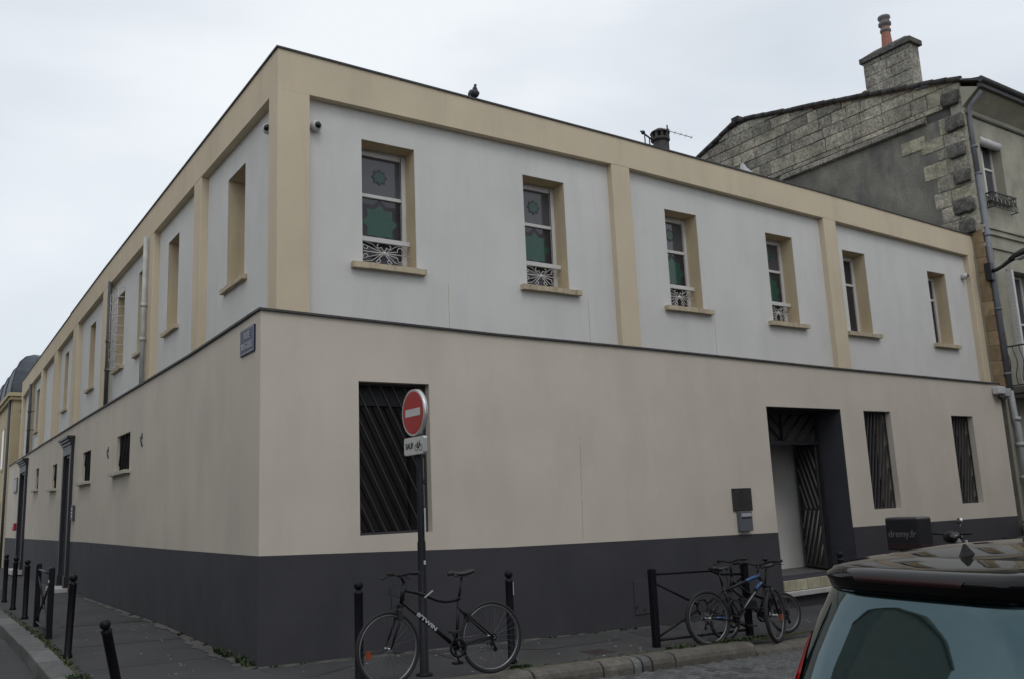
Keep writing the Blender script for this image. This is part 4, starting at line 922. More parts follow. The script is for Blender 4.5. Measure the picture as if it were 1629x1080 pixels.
for i in range(70):
    y = 1.2+i*.12; tuft(mb, -1.58+random.uniform(-.03, .03), y+random.uniform(-.05, .05), g(-1, y)+.002, .03, random.randint(6, 18) if 1.6 < y < 6 else 4)
for i in range(60):
    x = 1.9+i*.07; k = 22 if (2.05 < x < 2.35 or 4.25 < x < 4.7 or 5.0 < x < 6.0) else (4 if i % 3 == 0 else 0)
    tuft(mb, x, -1.83+random.uniform(-.03, .05), g(x, 0)+.002, .05 if k > 10 else .02, k)
for i in range(14): tuft(mb, -1.60+random.uniform(-.1, .05), .7+random.uniform(0, .25), 0.02, .05, 12)
o = mb.build('grass', 'leaf'); o['kind'] = 'stuff'; tag(o, 'tufts of grass and moss in the joint behind the kerb stones', 'grass')
mb = MB()
for i in range(60):
    y = .9+i*.13; w = random.uniform(.01, .06) if 1.5 < y < 6.5 else .012; mb.box(-1.612, -1.60+w, y, y+.125, g(-1, y)-.01, g(-1, y)+.008)
for i in range(60):
    x = 2+i*.08; w = random.uniform(.01, .04); mb.box(x, x+.078, -1.86, -1.85+w, g(x, 0)-.01, g(x, 0)+.008)
o = mb.build('moss', 'moss', PAV); o['kind'] = 'stuff'

# ------------------------------------------------------------------ bollards, barriers
def bollard_mesh():
    mb = MB(); mb.lathe([(.055, 0), (.055, .03), (.042, .05), (.042, .83), (.046, .84), (.046, .855), (.030, .865), (.030, .875)], n=18); return mb.mesh('post', 'bollard_paint')
def ball_mesh():
    mb = MB(); mb.ico((0, 0, .918), .046, (1, 1, .98), 16, 10); return mb.mesh('ball_top', 'bollard_paint')
BM, BB = bollard_mesh(), ball_mesh()
def bollard(x, y, label, lean=(0, 0), group='bollards along the left kerb', sc=1.):
    t = thing('bollard', label, 'bollard', (x, y, g(x, y)), group, world=False); t.rotation_euler = (lean[0], lean[1], 0); t.scale = (1, 1, sc)
    for me in (BM, BB): o = bpy.data.objects.new(me.name, me); COL.objects.link(o); o.parent = t
    return t
for (x, y, lab, ln) in ((-1.537, 2.26, 'black ball-topped bollard nearest the camera on the left pavement, upright with pink sticker', (0, .03)),
        (-1.465, 7.42, 'black bollard just beyond the cross-braced barrier on the left kerb', (0, 0)), (-1.44, 9.6, 'second black bollard beyond the cross-braced barrier on the left kerb', (0, .01)),
        (-1.40, 11.74, 'third black bollard beyond the cross-braced barrier on the left kerb', (0, 0)), (-1.38, 14.1, 'black bollard with a white sticker at the left edge of the picture', (0, 0)), (-1.36, 16.3, 'farthest black bollard, at the very left edge of the picture', (0, 0))):
    bollard(x, y, lab, ln, sc=1.0)
for o in [o for o in SC.objects if o.get('label', '').startswith('black ball-topped bollard nearest')]:
    mb = MB(); mb.box(-.046, -.041, -.02, .02, .80, .835); q = mb.build('sticker', 'reflector_red'); q.parent = o
for o in [o for o in SC.objects if o.get('label', '').startswith('black bollard with a white')]:
    mb = MB(); mb.box(-.03, .03, -.046, -.041, .35, .50); q = mb.build('sticker', 'paper_white'); q.parent = o
bollard(-1.56, -1.05, 'leaning black bollard in the left foreground, tilted towards the road', (math.radians(24), math.radians(-16.5)), 'bollards along the left kerb', .94)
bollard(.46, -1.60, 'black ball-topped bollard behind the front wheel of the black bicycle', (0, 0), 'bollards along the right kerb')
b_ = bollard(2.30, -1.48, 'black ball-topped bollard behind the rear wheel of the black bicycle, white scrape down its side', (0, 0), 'bollards along the right kerb', 1.02)
mb = MB(); mb.box(.034, .046, -.02, -.008, .70, .84); q = mb.build('scrape', 'paper_white'); q.parent = b_
bollard(7.93, -1.60, 'black bollard showing only its top behind the black car, in front of the doorway', (0, 0), 'bollards along the right kerb')

def barrier(p0, p1, label, h=.88, ring=True):
    t = thing('pedestrian_barrier', label, 'barrier', (p0[0], p0[1], g(*p0)), 'cross-braced kerb barriers')
    a = Vector((*p0, g(*p0))); b = Vector((*p1, g(*p1))); z = Vector((0, 0, 1)); d = (b-a); L = d.length; u = d.normalized()
    for q in (a, b):
        mb = MB(); mb.box(q.x-.038, q.x+.038, q.y-.038, q.y+.038, q.z, q.z+h+.03) ; mb.add([(q.x-.044, q.y-.044, q.z+h+.03), (q.x+.044, q.y-.044, q.z+h+.03), (q.x+.044, q.y+.044, q.z+h+.03), (q.x-.044, q.y+.044, q.z+h+.03), (q.x, q.y, q.z+h+.055)], [(0, 1, 4), (1, 2, 4), (2, 3, 4), (3, 0, 4), (0, 3, 2, 1)]); mb.build('post', 'bollard_paint', t, bevel=.006)
    P = lambda s, zz: a+u*(s*L)+z*zz+Vector((0, 0, 0))+Vector((0, 0, (b.z-a.z)*0))
    mb = MB(); mb.path([P(0, h-.03), P(.62, h-.03+.0), P(.70, h-.08), P(1, h-.10)] if ring else [P(0, h-.05), P(1, h-.05)], .018, 8); mb.build('top_rail', 'bollard_paint', t)
    mb = MB(); mb.path([P(0, .08), P(1, .08)], .016, 8); mb.build('bottom_rail', 'bollard_paint', t)
    c = P(.5, h*.47)
    for (s, zz) in ((0, h-.12), (0, .10), (1, h-.12), (1, .10)):
        e = P(s, zz); dd = (c-e).normalized(); mb = MB(); mb.path([e, c-dd*.09], .014, 6); mb.build('brace', 'bollard_paint', t)
    mb = MB(); mb.path([c+u*(.10*math.cos(2*PI*k/6))+z*(.10*math.sin(2*PI*k/6)) for k in range(6)], .013, 6, closed=True); mb.build('center_ring', 'bollard_paint', t)
    return t
barrier((4.32, -1.573), (5.95, -1.573), 'black barrier with cross braces behind the parked blue bicycle')
barrier((-1.518, 4.07), (-1.461, 5.95), 'black barrier with cross braces among the bollards on the left pavement', h=.90, ring=False)
for o in [o for o in SC.objects if o.get('label', '').startswith('black barrier with cross braces among')]:
    mb = MB(); mb.box(-1.56, -1.55, 4.03, 4.06, .84, .88); mb.build('sticker', 'paper_white', o)

# ------------------------------------------------------------------ no-entry sign
PX, PY = 1.185, -1.56; pz0 = g(PX, PY)
sp_ = thing('no_entry_sign', 'round red no-entry sign with white bar on a black pole, cyclist exception plate below', 'road sign', (PX, PY, pz0))
mb = MB(); mb.lathe([(.085, pz0), (.085, pz0+.015), (.045, pz0+.03), (.043, 1.27), (.036, 1.29), (.034, 2.80), (.02, 2.82)], (PX, PY, 0), 18); mb.build('pole', 'bollard_paint', sp_)
mb = MB(); mb.box(PX+.022, PX+.036, PY-.040, PY-.025, 1.36, 1.62); mb.build('torn_sticker', 'paper_white', sp_)
mb = MB(); mb.box(PX-.002, PX+.02, PY-.045, PY-.035, 1.05, 1.09); mb.build('torn_sticker', 'paper_white', sp_)
sx = PX-.055; cy_s = PY-.005; cz_s = 2.612; R_ = .243
fnx = lambda a, b, d: (d, cy_s-a, b)
def circ(r, n=40, c=(0, 0)): return [(c[0]+r*math.cos(2*PI*k/n), c[1]+r*math.sin(2*PI*k/n)) for k in range(n)]
mb = MB(); mb.prism(circ(R_, c=(0, cz_s)), fnx, sx, sx-.012); mb.build('sign_disc', 'sign_white', sp_)
mb = MB(); rim = MB(); n = 40
vs = []
for k in range(n):
    a = 2*PI*k/n; c_, s_ = math.cos(a), math.sin(a)
    for r, x in ((R_-.004, sx-.014), (R_+.004, sx-.016), (R_+.006, sx+.030), (R_-.006, sx+.034), (R_-.006, sx+.004)): vs.append((x, cy_s-r*c_, cz_s+r*s_))
rim.add(vs, [(k*5+j, k*5+j+1, ((k+1) % n)*5+j+1, ((k+1) % n)*5+j) for k in range(n) for j in range(4)], 0, True); rim.build('rim', 'sign_edge', sp_)
mb = MB(); mb.prism(circ(R_-.018, c=(0, cz_s)), fnx, sx-.0125, sx-.0155); mb.build('red_field', 'sign_red', sp_)
mb = MB(); mb.prism([(-.165, cz_s-.04), (.165, cz_s-.04), (.165, cz_s+.04), (-.165, cz_s+.04)], fnx, sx-.016, sx-.018); mb.build('white_bar', 'sign_white', sp_)
def rrect(w, h, r, cz, n=5):
    out = []
    for (sx_, sz_, a0) in ((1, 1, 0), (-1, 1, 90), (-1, -1, 180), (1, -1, 270)):
        for k in range(n+1): a = math.radians(a0+90*k/n); out.append((sx_*(w/2-r)+r*math.cos(a), cz+sz_*(h/2-r)+r*math.sin(a)))
    return out
cz2 = 2.262
mb = MB(); mb.prism(rrect(.44, .185, .03, cz2), fnx, sx+.028, sx-.012); mb.build('plate_body', 'sign_edge', sp_)
mb = MB(); mb.prism(rrect(.425, .17, .026, cz2), fnx, sx-.0125, sx-.0145); mb.build('exception_plate', 'sign_white', sp_)
put_text('lettering', 'SAUF', .085, 'sign_ink', sp_, (sx-.0155, cy_s+.09, cz2), (0, -1, 0), (0, 0, 1), sx=.85, bold=.002)
mb = MB(); q = lambda a, b: (sx-.016, cy_s-a, cz2+b)
for c in (.065, .155): mb.path([q(c+.034*math.cos(2*PI*k/14), -.022+.034*math.sin(2*PI*k/14)) for k in range(14)], .0035, 4, closed=True)
for a, b in (((.065, -.022), (.088, .025)), ((.088, .025), (.135, .025)), ((.135, .025), (.108, -.022)), ((.108, -.022), (.065, -.022)), ((.108, -.022), (.088, .025)), ((.155, -.022), (.130, .045)), ((.130, .045), (.145, .048)), ((.078, .035), (.098, .035))): mb.tube(q(*a), q(*b), .0035, 4)
mb.build('bicycle_pictogram', 'sign_ink', sp_)
for zz in (2.74, 2.48, 2.26): mb = MB(); mb.tube((PX, PY, zz-.012), (PX, PY, zz+.012), .042, 14); mb.box(sx, PX, PY-.02, PY+.02, zz-.01, zz+.01); mb.build('clamp', 'zinc', sp_)

# ------------------------------------------------------------------ bicycles (local: x from front hub backwards = rear, z up, hubs at z=R)
def wheel(root, cx, cz, R, tw=.018, rimm='rim_metal', steer=0, hub_y=.05, cz_extra=0, nsp=28, disc=False, reflector=True):
    rot = Matrix.Rotation(steer, 4, 'Z')
    def P(a, r, y=0): v = rot @ Vector((r*math.cos(a), y, 0)); return Vector((cx, 0, cz))+v+Vector((0, 0, r*math.sin(a)))
    n = 44; mb = MB(); mb.path([P(2*PI*k/n, R-tw) for k in range(n)], tw, 8, closed=True); w = mb.build('wheel', 'tyre', root)
    mb = MB(); rr = R-tw*2-.004; vs = []
    for k in range(n):
        a = 2*PI*k/n
        for r, y in ((rr+.008, -.010), (rr-.010, -.007), (rr-.012, .007), (rr+.008, .010)): vs.append(P(a, r, y))
    mb.add(vs, [(k*4+j, k*4+(j+1) % 4, ((k+1) % n)*4+(j+1) % 4, ((k+1) % n)*4+j) for k in range(n) for j in range(4)], 0, True); mb.build('rim', rimm, w)
    mb = MB()
    for k in range(nsp):
        a = 2*PI*k/nsp; s = 1 if k % 2 else -1; mb.tube(P(a+(.5 if k % 4 < 2 else -.5), .022, s*hub_y*.6), P(a, rr-.008, 0), .0014, 4, cap=False)
    mb.build('spokes', 'spoke_metal', w)
    mb = MB(); mb.tube(P(0, 0, -hub_y), P(0, 0, hub_y), .016, 12); mb.tube(P(0, 0, -hub_y*.65), P(0, 0, -hub_y*.55), .026, 12); mb.tube(P(0, 0, hub_y*.65), P(0, 0, hub_y*.55), .026, 12)
    if disc: mb.tube(P(0, 0, -hub_y*.8), P(0, 0, -hub_y*.85), .075, 20)
    mb.build('hub', 'chrome', w)
    if reflector: mb = MB(); c = P(PI*1.04, R*.62, 0); mb.box(c.x-.022, c.x+.022, c.y-.008, c.y+.008, c.z-.035, c.z+.035); mb.build('spoke_reflector', 'reflector_orange', w)
    return w
def saddle(root, x, z, L=.27, w=.075, sgn=-1):
    mb = MB(); n = 10; vs = []   # nose towards sgn*x
    for i in range(n+1):
        t = i/n; xx = x-sgn*(L*.45)+sgn*L*t; ww = w*(1 if t < .25 else max(.22, 1-(t-.25)*1.35)); zz = z+.012*math.cos(t*PI*2)*.8-.01*(t > .9)
        if t == 0: ww *= .7
        for k in range(8): a = 2*PI*k/8; vs.append((xx, ww*math.cos(a), zz+.02*math.sin(a)*(1 if math.sin(a) > 0 else 1.3)))
    mb.add(vs, [(i*8+k, i*8+(k+1) % 8, (i+1)*8+(k+1) % 8, (i+1)*8+k) for i in range(n) for k in range(8)]+[tuple(range(8)), tuple(range(n*8, n*8+8))], 0, True)
    s = mb.build('saddle', 'seat_grey', root); mb = MB()
    for k in (-1, 1): mb.path([(x-.09, k*.02, z-.012), (x-.05, k*.022, z-.035), (x+.05, k*.022, z-.035), (x+.10, k*.03, z-.012)], .004, 5)
    mb.build('saddle_rail', 'spoke_metal', s)
def bike(label, loc, rz, lean, spec):
    t = thing('bicycle', label, 'bicycle', loc, world=False, rz=rz, rx=lean); S_ = spec; R = S_['R']; wb = S_['wb']; bb = S_['bb']; ht, hb = S_['ht'], S_['hb']; st = S_['st']; sd = S_['sd']; fm = S_['paint']; tr = S_.get('tr', .016)
    wheel(t, 0, R, R, S_.get('tw', .018), steer=S_.get('steer', 0), disc=S_.get('disc', False), reflector=S_.get('refl', True)); wheel(t, wb, R, R, S_.get('tw', .018), hub_y=.065, disc=S_.get('disc', False), reflector=False)
    V = lambda p, y=0: (p[0], y, p[1]); mb = MB(); mb2 = MB()
    mb.tube(V(ht), V(hb), .021, 10)
    tt = S_['toptube']; mb.path([V(p) for p in tt], tr, 8)
    dt0, dt1 = S_['dt']; mb.path([V(dt0), V(dt1)], tr*1.25, 8)
    mb.tube(V(bb), V(st), tr, 8); mb.tube(V(bb, -.034), V(bb, .034), .024, 12)
    for s in (-1, 1):
        mb.path([V(S_['ss'], s*.012), ((S_['ss'][0]*.8+wb*.2), s*.035, S_['ss'][1]*.8+R*.2), (wb, s*.062, R)], .008, 6); mb.path([V(bb, s*.03), ((bb[0]+wb)/2, s*.05, (bb[1]+R)/2), (wb, s*.062, R)], .009, 6)
    fr = mb.build('frame', fm, t)
    steer = S_.get('steer', 0); rot = Matrix.Rotation(steer, 4, 'Z'); ax = Vector((ht[0]*.3, 0, 0))
    def Q(p, y=0):
        v = rot @ Vector((p[0], y, 0)); return (v.x, v.y, p[1])
    mb = MB(); fw_ = .05
    for s in (-1, 1): mb.path([Q((hb[0]-.01, hb[1]-.02), s*.035), Q((hb[0]*.6, (hb[1]+R)/2), s*fw_), Q((0, R), s*fw_)], [.014, .013, .009] if not S_.get('susp') else [.019, .017, .014], 8)
    mb.tube(Q((hb[0]-.004, hb[1]-.02), -.05), Q((hb[0]-.004, hb[1]-.02), .05), .017, 8); mb.tube(V(hb), (hb[0]-.004, 0, hb[1]-.03), .018, 8)
    mb.build('fork', 'bike_black', t)
    hx, hz = S_['bar']; off = Vector((ht[0], 0, 0))
    def H(dx, y, z): v = rot @ Vector((dx, y, 0)); return (ht[0]+v.x, v.y, z)
    mb = MB(); mb.tube(V(ht), H(-.005, 0, ht[1]+.03), .016, 8); mb.tube(H(-.005, 0, ht[1]+.02), H(hx, 0, hz), .015, 8); hw = S_.get('hw', .29); rise = S_.get('rise', .02)
    mb.path([H(hx+.03, -hw, hz+rise), H(hx+.02, -hw*.5, hz+rise), H(hx, -.05, hz), H(hx, .05, hz), H(hx+.02, hw*.5, hz+rise), H(hx+.03, hw, hz+rise)], .012, 8); hb_ = mb.build('handlebar', 'bike_black', t)
    for s in (-1, 1):
        mb = MB(); mb.tube(H(hx+.035, s*hw*.62, hz+rise), H(hx+.045, s*(hw+.01), hz+rise), .018, 8); mb.build('grip', 'tyre', hb_)
        mb = MB(); mb.path([H(hx, s*hw*.55, hz+rise-.01), H(hx-.05, s*hw*.62, hz+rise-.03), H(hx-.05, s*hw*.95, hz+rise-.045)], .006, 5); mb.build('brake_lever', 'bike_black', hb_)
    if S_.get('bell'): mb = MB(); mb.ico(H(hx+.02, .10, hz+.06), .04, (1, 1, .6), 10, 6); mb.tube(H(hx+.02, .1, hz), H(hx+.02, .1, hz+.05), .006, 5); mb.build('bell', 'bike_black', hb_)
    mb = MB(); mb.path([H(hx-.03, -.10, hz), H(hx-.14, -.06, hz-.12), H(hx-.12, -.03, hz-.30), Q((hb[0]-.03, hb[1]-.0), -.03)], .0028, 5); mb.path([H(hx-.03, .08, hz), H(hx-.10, .06, hz-.16), (ht[0]+.05, .02, hb[1]+.02)], .0028, 5); mb.build('brake_cable', 'bike_black', t)
    mb = MB(); mb.tube(V(st), V((sd[0], sd[1]-.045)), .0125, 8); mb.tube(V((st[0]*.93+sd[0]*.07, st[1]*.93+sd[1]*.07-.0)), V(st), .020, 8); mb.build('seat_post', S_.get('post', 'bike_black'), t)
    saddle(t, sd[0], sd[1])
    mb = MB(); mb.lathe([(.088, -.046), (.092, -.044), (.092, -.042), (.088, -.040)], V(bb), 26, axis='Y'); mb2 = MB()
    vs = []; n = 28
    for k in range(n):
        a = 2*PI*k/n
        for r in (.066, .090): 
            for y in (-.047, -.042): vs.append((bb[0]+r*math.cos(a), y, bb[1]+r*math.sin(a)))
    mb2.add(vs, [(k*4+j[0], k*4+j[1], ((k+1) % n)*4+j[1], ((k+1) % n)*4+j[0]) for k in range(n) for j in ((0, 1), (1, 3), (3, 2), (2, 0))], 0, True)
    for k in range(5): a = 2*PI*k/5+.3; mb2.tube((bb[0], -.045, bb[1]), (bb[0]+.07*math.cos(a), -.045, bb[1]+.07*math.sin(a)), .006, 5)
    ca = S_.get('crank', 1.75)
    for s, a in ((-1, ca), (1, ca+PI)):
        e = (bb[0]+.17*math.cos(a), s*.066, bb[1]+.17*math.sin(a)); mb2.tube((bb[0], s*.058, bb[1]), e, .010, 6, .008)
    cs = mb2.build('crankset', 'bike_black', t)
    for s, a in ((-1, ca), (1, ca+PI)):
        ex, ez = bb[0]+.17*math.cos(a), bb[1]+.17*math.sin(a); mb = MB(); mb.box(ex-.045, ex+.045, s*.075-(.085 if s < 0 else 0), s*.075+(.085 if s > 0 else 0), ez-.012, ez+.012); mb.build('pedal', 'tyre', cs, bevel=.004)
    mb = MB(); mb.tube((bb[0], -.044, bb[1]+.090), (wb, -.044, R+.035), .0035, 4); mb.tube((bb[0], -.044, bb[1]-.090), (wb+.01, -.044, R-.11), .0035, 4); mb.build('chain', 'spoke_metal', t)
    mb = MB(); mb.lathe([(.035, -.052), (.04, -.046), (.03, -.036)], (wb, 0, R), 16, axis='Y'); mb.tube((wb+.0, -.05, R-.03), (wb+.012, -.05, R-.115), .010, 6)
    mb.lathe([(.024, -.05), (.024, -.044)], (wb-.02, 0, R-.06), 12, axis='Y'); mb.lathe([(.024, -.05), (.024, -.044)], (wb+.012, 0, R-.115), 12, axis='Y'); mb.build('derailleur', 'bike_black', t)
    mb = MB(); c = S_['ss']
    for cx2, cz2_ in ((hb[0]-.03, R+R-.03), (wb-R*.72, R+R*.66)):
        if not S_.get('disc'): mb.box(cx2-.02, cx2+.02, -.045, -.02, cz2_-.06, cz2_+.02); mb.box(cx2-.02, cx2+.02, .02, .045, cz2_-.06, cz2_+.02); mb.tube((cx2-.01, -.05, cz2_+.02), (cx2-.01, .05, cz2_+.04), .006, 5)
    if mb.v: mb.build('brake_caliper', 'black_iron', t)
    return t, fr
# black city/hybrid bicycle against the sign pole: front hub (.63,-1.9), rear hub (1.70,-1.93)
R1 = .345
P1 = dict(R=R1, wb=1.09, bb=(.70, .285), ht=(.185, .93), hb=(.150, .745), st=(.755, .735), sd=(.80, .985), ss=(.735, .66), dt=((.155, .765), (.70, .29)), paint='bike_black', tr=.016, bar=(-.045, 1.005), hw=.28, steer=.16, post='bike_black', crank=1.95,
          toptube=[(.185, .865), (.30, .835), (.42, .79), (.52, .745), (.60, .725), (.68, .725), (.755, .735)], rise=.015)
b1, f1 = bike('black hybrid bicycle with curved top tube leaning on the sign pole', (.58, -2.0, g(.58, 0)+.004), math.radians(-5), math.radians(-3), P1)
put_text('lettering', "B'TWIN", .052, 'bike_white', f1, (.395, -.0225, .555), Vector((.545, 0, -.475)), Vector((.475, 0, .545)), sx=1.25, bold=.0015) if False else None
def local_text(par, body, size, m, o, xd, yd, sx=1, bold=.0):
    me = text_mesh(body, size, sx=sx, bold=bold); xd = Vector(xd).normalized(); yd = Vector(yd).normalized(); T_ = Matrix((xd, yd, xd.cross(yd))).transposed().to_4x4(); T_.translation = Vector(o); me.transform(T_); me.materials.clear(); me.materials.append(MATS[m])
    q = bpy.data.objects.new('lettering', me); COL.objects.link(q); q.parent = par; return q
local_text(f1, "B'TWIN", .048, 'label_white', (.395, -.0225, .555), (.545, 0, -.475), (.475, 0, .545), 1.55, .0018)
mb = MB(); mb.hexa([(.385, -.024, .775), (.475, -.024, .835), (.475, -.020, .835), (.385, -.020, .775), (.379, -.024, .787), (.469, -.024, .847), (.469, -.020, .847), (.379, -.020, .787)]); q = mb.build('frame_sticker', 'label_white'); q.parent = f1; q['label'] = 'pale grey strap on the top tube'
# blue and black mountain bike: rear hub left, heading right -> rotate 180
P2 = dict(R=.34, wb=1.06, bb=(.64, .30), ht=(.20, .88), hb=(.155, .72), st=(.79, .72), sd=(.835, .93), ss=(.775, .66), dt=((.165, .75), (.64, .31)), paint='bike_black', tr=.019, tw=.025, bar=(-.05, .97), hw=.32, steer=.50, disc=True, susp=True, crank=.4, refl=True,
          toptube=[(.19, .83), (.45, .755), (.78, .66)], rise=.03, bell=True)
rzb = math.atan2(-1.94+1.66, 5.86-5.0)
b2, f2 = bike('black and blue mountain bike leaning on the barrier, front wheel turned', (6.06, -1.93, g(6.06, 0)-.065), math.radians(172), math.radians(5), P2)
b2.rotation_euler[1] = -.05
mb = MB(); mb.path([(.20, 0, .835), (.36, 0, .788), (.42, 0, .768)], .0235, 8); mb.path([(.175, 0, .75), (.27, 0, .66)], .028, 8); q = mb.build('blue_decal', 'bike_blue'); q.parent = f2
mb = MB(); mb.tube((.30, .026, .635), (.52, .026, .43), .007, 5); q = mb.build('stripe', 'bike_white'); q.parent = f2
mb = MB(); mb.path([(.80, s, .33) for s in (.0, .0)] if False else [(.86, .07, .345), (1.0, .075, .345)], .011, 6); q = mb.build('chainstay_decal', 'bike_blue'); q.parent = f2
P3 = dict(R=.26, wb=.96, bb=(.56, .27), ht=(.20, .78), hb=(.16, .62), st=(.70, .62), sd=(.76, .88), ss=(.68, .58), dt=((.17, .64), (.56, .28)), paint='bike_black', tr=.017, bar=(.0, .96), hw=.27, steer=.12, crank=2.6, toptube=[(.19, .74), (.40, .56), (.66, .46)], refl=False)
b3, f3 = bike('black small-wheeled bicycle half hidden behind the blue mountain bike', (5.50, -1.60, g(5.5, 0)-.02), math.radians(-11), math.radians(-5), P3)
mb = MB(); mb.hexa([(.30, -.04, .36), (.52, -.04, .34), (.52, .04, .34), (.30, .04, .36), (.26, -.04, .50), (.50, -.04, .46), (.50, .04, .46), (.26, .04, .50)]); q = mb.build('frame_bag', 'seat_grey', b3, bevel=.01)
mb = MB(); mb.box(.52, .86, -.065, -.05, .24, .32); q = mb.build('chain_guard', 'bike_black', b3, bevel=.01)
mb = MB(); mb.path([(.50, .03, .40), (.60, .05, .34), (.74, .05, .36), (.76, .04, .50), (.66, .03, .56), (.54, .03, .50)], .012, 6, closed=True); q = mb.build('cable_lock', 'tyre', b2)

# ------------------------------------------------------------------ delivery scooter
def scooter(label, x, y, rz, box=True):
    t = thing('motor_scooter', label, 'scooter', (x, y, g(x, y)), 'motor scooters parked beyond the car', world=False, rz=rz)
    def W_(cx):
        mb = MB(); mb.path([(cx+.20*math.cos(2*PI*k/26), 0, .25+.20*math.sin(2*PI*k/26)) for k in range(26)], .055, 8, closed=True); w = mb.build('wheel', 'tyre', t)
        mb = MB(); mb.tube((cx, -.03, .25), (cx, .03, .25), .14, 20); mb.build('rim', 'zinc_dark', w)
    W_(0); W_(1.32)
    mb = MB()   # body loft
    secs = [(-.20, .50, .62, .10), (-.05, .40, .74, .15), (.25, .32, .76, .17), (.55, .28, .72, .16), (.66, .26, .42, .15), (.86, .22, .34, .15), (1.0, .24, .60, .16), (1.05, .30, .86, .17), (1.10, .42, .98, .14)]
    vs = []
    for xx, a, b, w in secs:
        for k in range(10): an_ = 2*PI*k/10; vs.append((xx, w*math.cos(an_), (a+b)/2+(b-a)/2*math.sin(an_)))
    mb.add(vs, [(i*10+k, i*10+(k+1) % 10, (i+1)*10+(k+1) % 10, (i+1)*10+k) for i in range(len(secs)-1) for k in range(10)]+[tuple(range(10)), tuple(range((len(secs)-1)*10, len(secs)*10))], 0, True); mb.build('body', 'scooter_black', t)
    mb = MB(); mb.path([(-.15, 0, .78), (.1, 0, .81), (.35, 0, .79), (.58, 0, .76)], [.10, .13, .13, .08], 10); mb.build('seat', 'seat_grey', t)
    mb = MB(); mb.tube((1.10, 0, .96), (1.32, .0, .28), .03, 8); [mb.tube((1.14, s*.07, .80), (1.34, s*.07, .25), .022, 8) for s in (-1, 1)]; mb.build('fork', 'chrome', t)
    mb = MB(); mb.tube((1.10, -.16, .95), (1.30, -.16, .44), .022, 6); mb.build('trim', 'label_white', t)
    mb = MB(); mb.ico((1.0, 0, 1.0), .13, (1, 1.2, .8), 12, 8); mb.build('headlight_cowl', 'scooter_black', t)
    mb = MB(); mb.ico((1.09, 0, 1.0), .07, (.7, 1.2, .8), 12, 8); mb.build('headlight', 'headlight', t)
    mb = MB(); mb.box(.93, 1.0, -.14, -.02, .93, .99); mb.build('gauge', 'label_white', t)
    if not box: t.scale = (1, 1, .82)
    mb = MB(); mb.path([(.94, -.36, 1.07), (1.0, -.2, 1.06), (1.04, 0, 1.04), (1.0, .2, 1.06), (.94, .36, 1.07)], .018, 8); hb_ = mb.build('handlebar', 'tyre', t)
    for s in ((-.6,) if box else ()):
        mb = MB(); mb.path([(1.0, s*.2, 1.07), (1.0, s*.26, 1.17), (.98, s*.28, 1.22)], .007, 5); m_ = mb.build('mirror', 'chrome', hb_)
        mb = MB(); mb.lathe([(.01, .965), (.055, .97), (.055, .985), (.02, .995)], (0, s*.28, 1.27), 16, axis='X'); mb.build('mirror_glass', 'chrome', m_)
    mb = MB(); mb.path([(1.12, 0, .52), (1.25, 0, .56), (1.40, 0, .54), (1.52, 0, .45)], [.06, .08, .08, .05], 8); mb.build('front_mudguard', 'scooter_black', t)
    mb = MB(); mb.box(-.28, -.2, -.06, .06, .55, .63); mb.build('tail_light', 'tail_red', t)
    mb = MB(); mb.tube((.05, -.16, .27), (-.3, -.17, .32), .045, 10); mb.build('exhaust', 'zinc_dark', t)
    mb = MB(); mb.tube((.4, .12, .2), (.4, .22, .02), .012, 6); mb.build('kickstand', 'chrome', t)
    if box:
        mb = MB(); mb.box(-.40, -.02, -.28, .28, .88, 1.36); bx = mb.build('delivery_box', 'box_fabric', t, bevel=.02)
        mb = MB(); mb.hexa([(-.405, -.285, 1.355), (-.015, -.285, 1.355), (-.015, .285, 1.355), (-.405, .285, 1.355), (-.38, -.26, 1.385), (-.04, -.26, 1.385), (-.04, .26, 1.385), (-.38, .26, 1.385)]); mb.build('lid', 'box_lid', bx, bevel=.012)
        mb = MB(); mb.box(-.404, -.400, -.26, .26, .90, .99); mb.box(-.38, -.04, -.284, -.280, .90, .98); mb.build('reflective_band', 'box_band', bx)
        local_text(bx, 'dremy.fr', .145, 'box_text', (-.4035, -.0, 1.13), (0, -1, 0), (0, 0, 1), .95, .002)
        mb = MB(); mb.box(-.30, .05, -.14, .14, .80, .88); mb.build('rack', 'black_iron', t)
    return t
scooter('black delivery scooter with a big dark box on its rack, beyond the car', 10.13, -1.45, 0)
scooter('dark scooter without a box at the right edge of the picture, beyond the delivery scooter', 12.75, -1.35, math.radians(4), box=False)
ec = thing('utility_cabinet', 'low blue-grey cabinet against the stone house at the right edge', 'cabinet', (16.7, -.25, g(16.7, 0)))
mb = MB(); mb.box(16.24, 17.6, -.42, -.05, g(16.7, 0), .80); mb.build('body', 'cabinet', ec, bevel=.01)
mb = MB(); mb.box(16.20, 17.64, -.46, -.03, .80, .85); mb.build('lid', 'box_grey', ec, bevel=.01)
mb = MB(); mb.box(16.9, 16.91, -.424, -.42, .1, .7); mb.tube((16.8, -.42, .4), (16.8, -.45, .4), .02, 8); mb.build('door_handle', 'black_iron', ec)

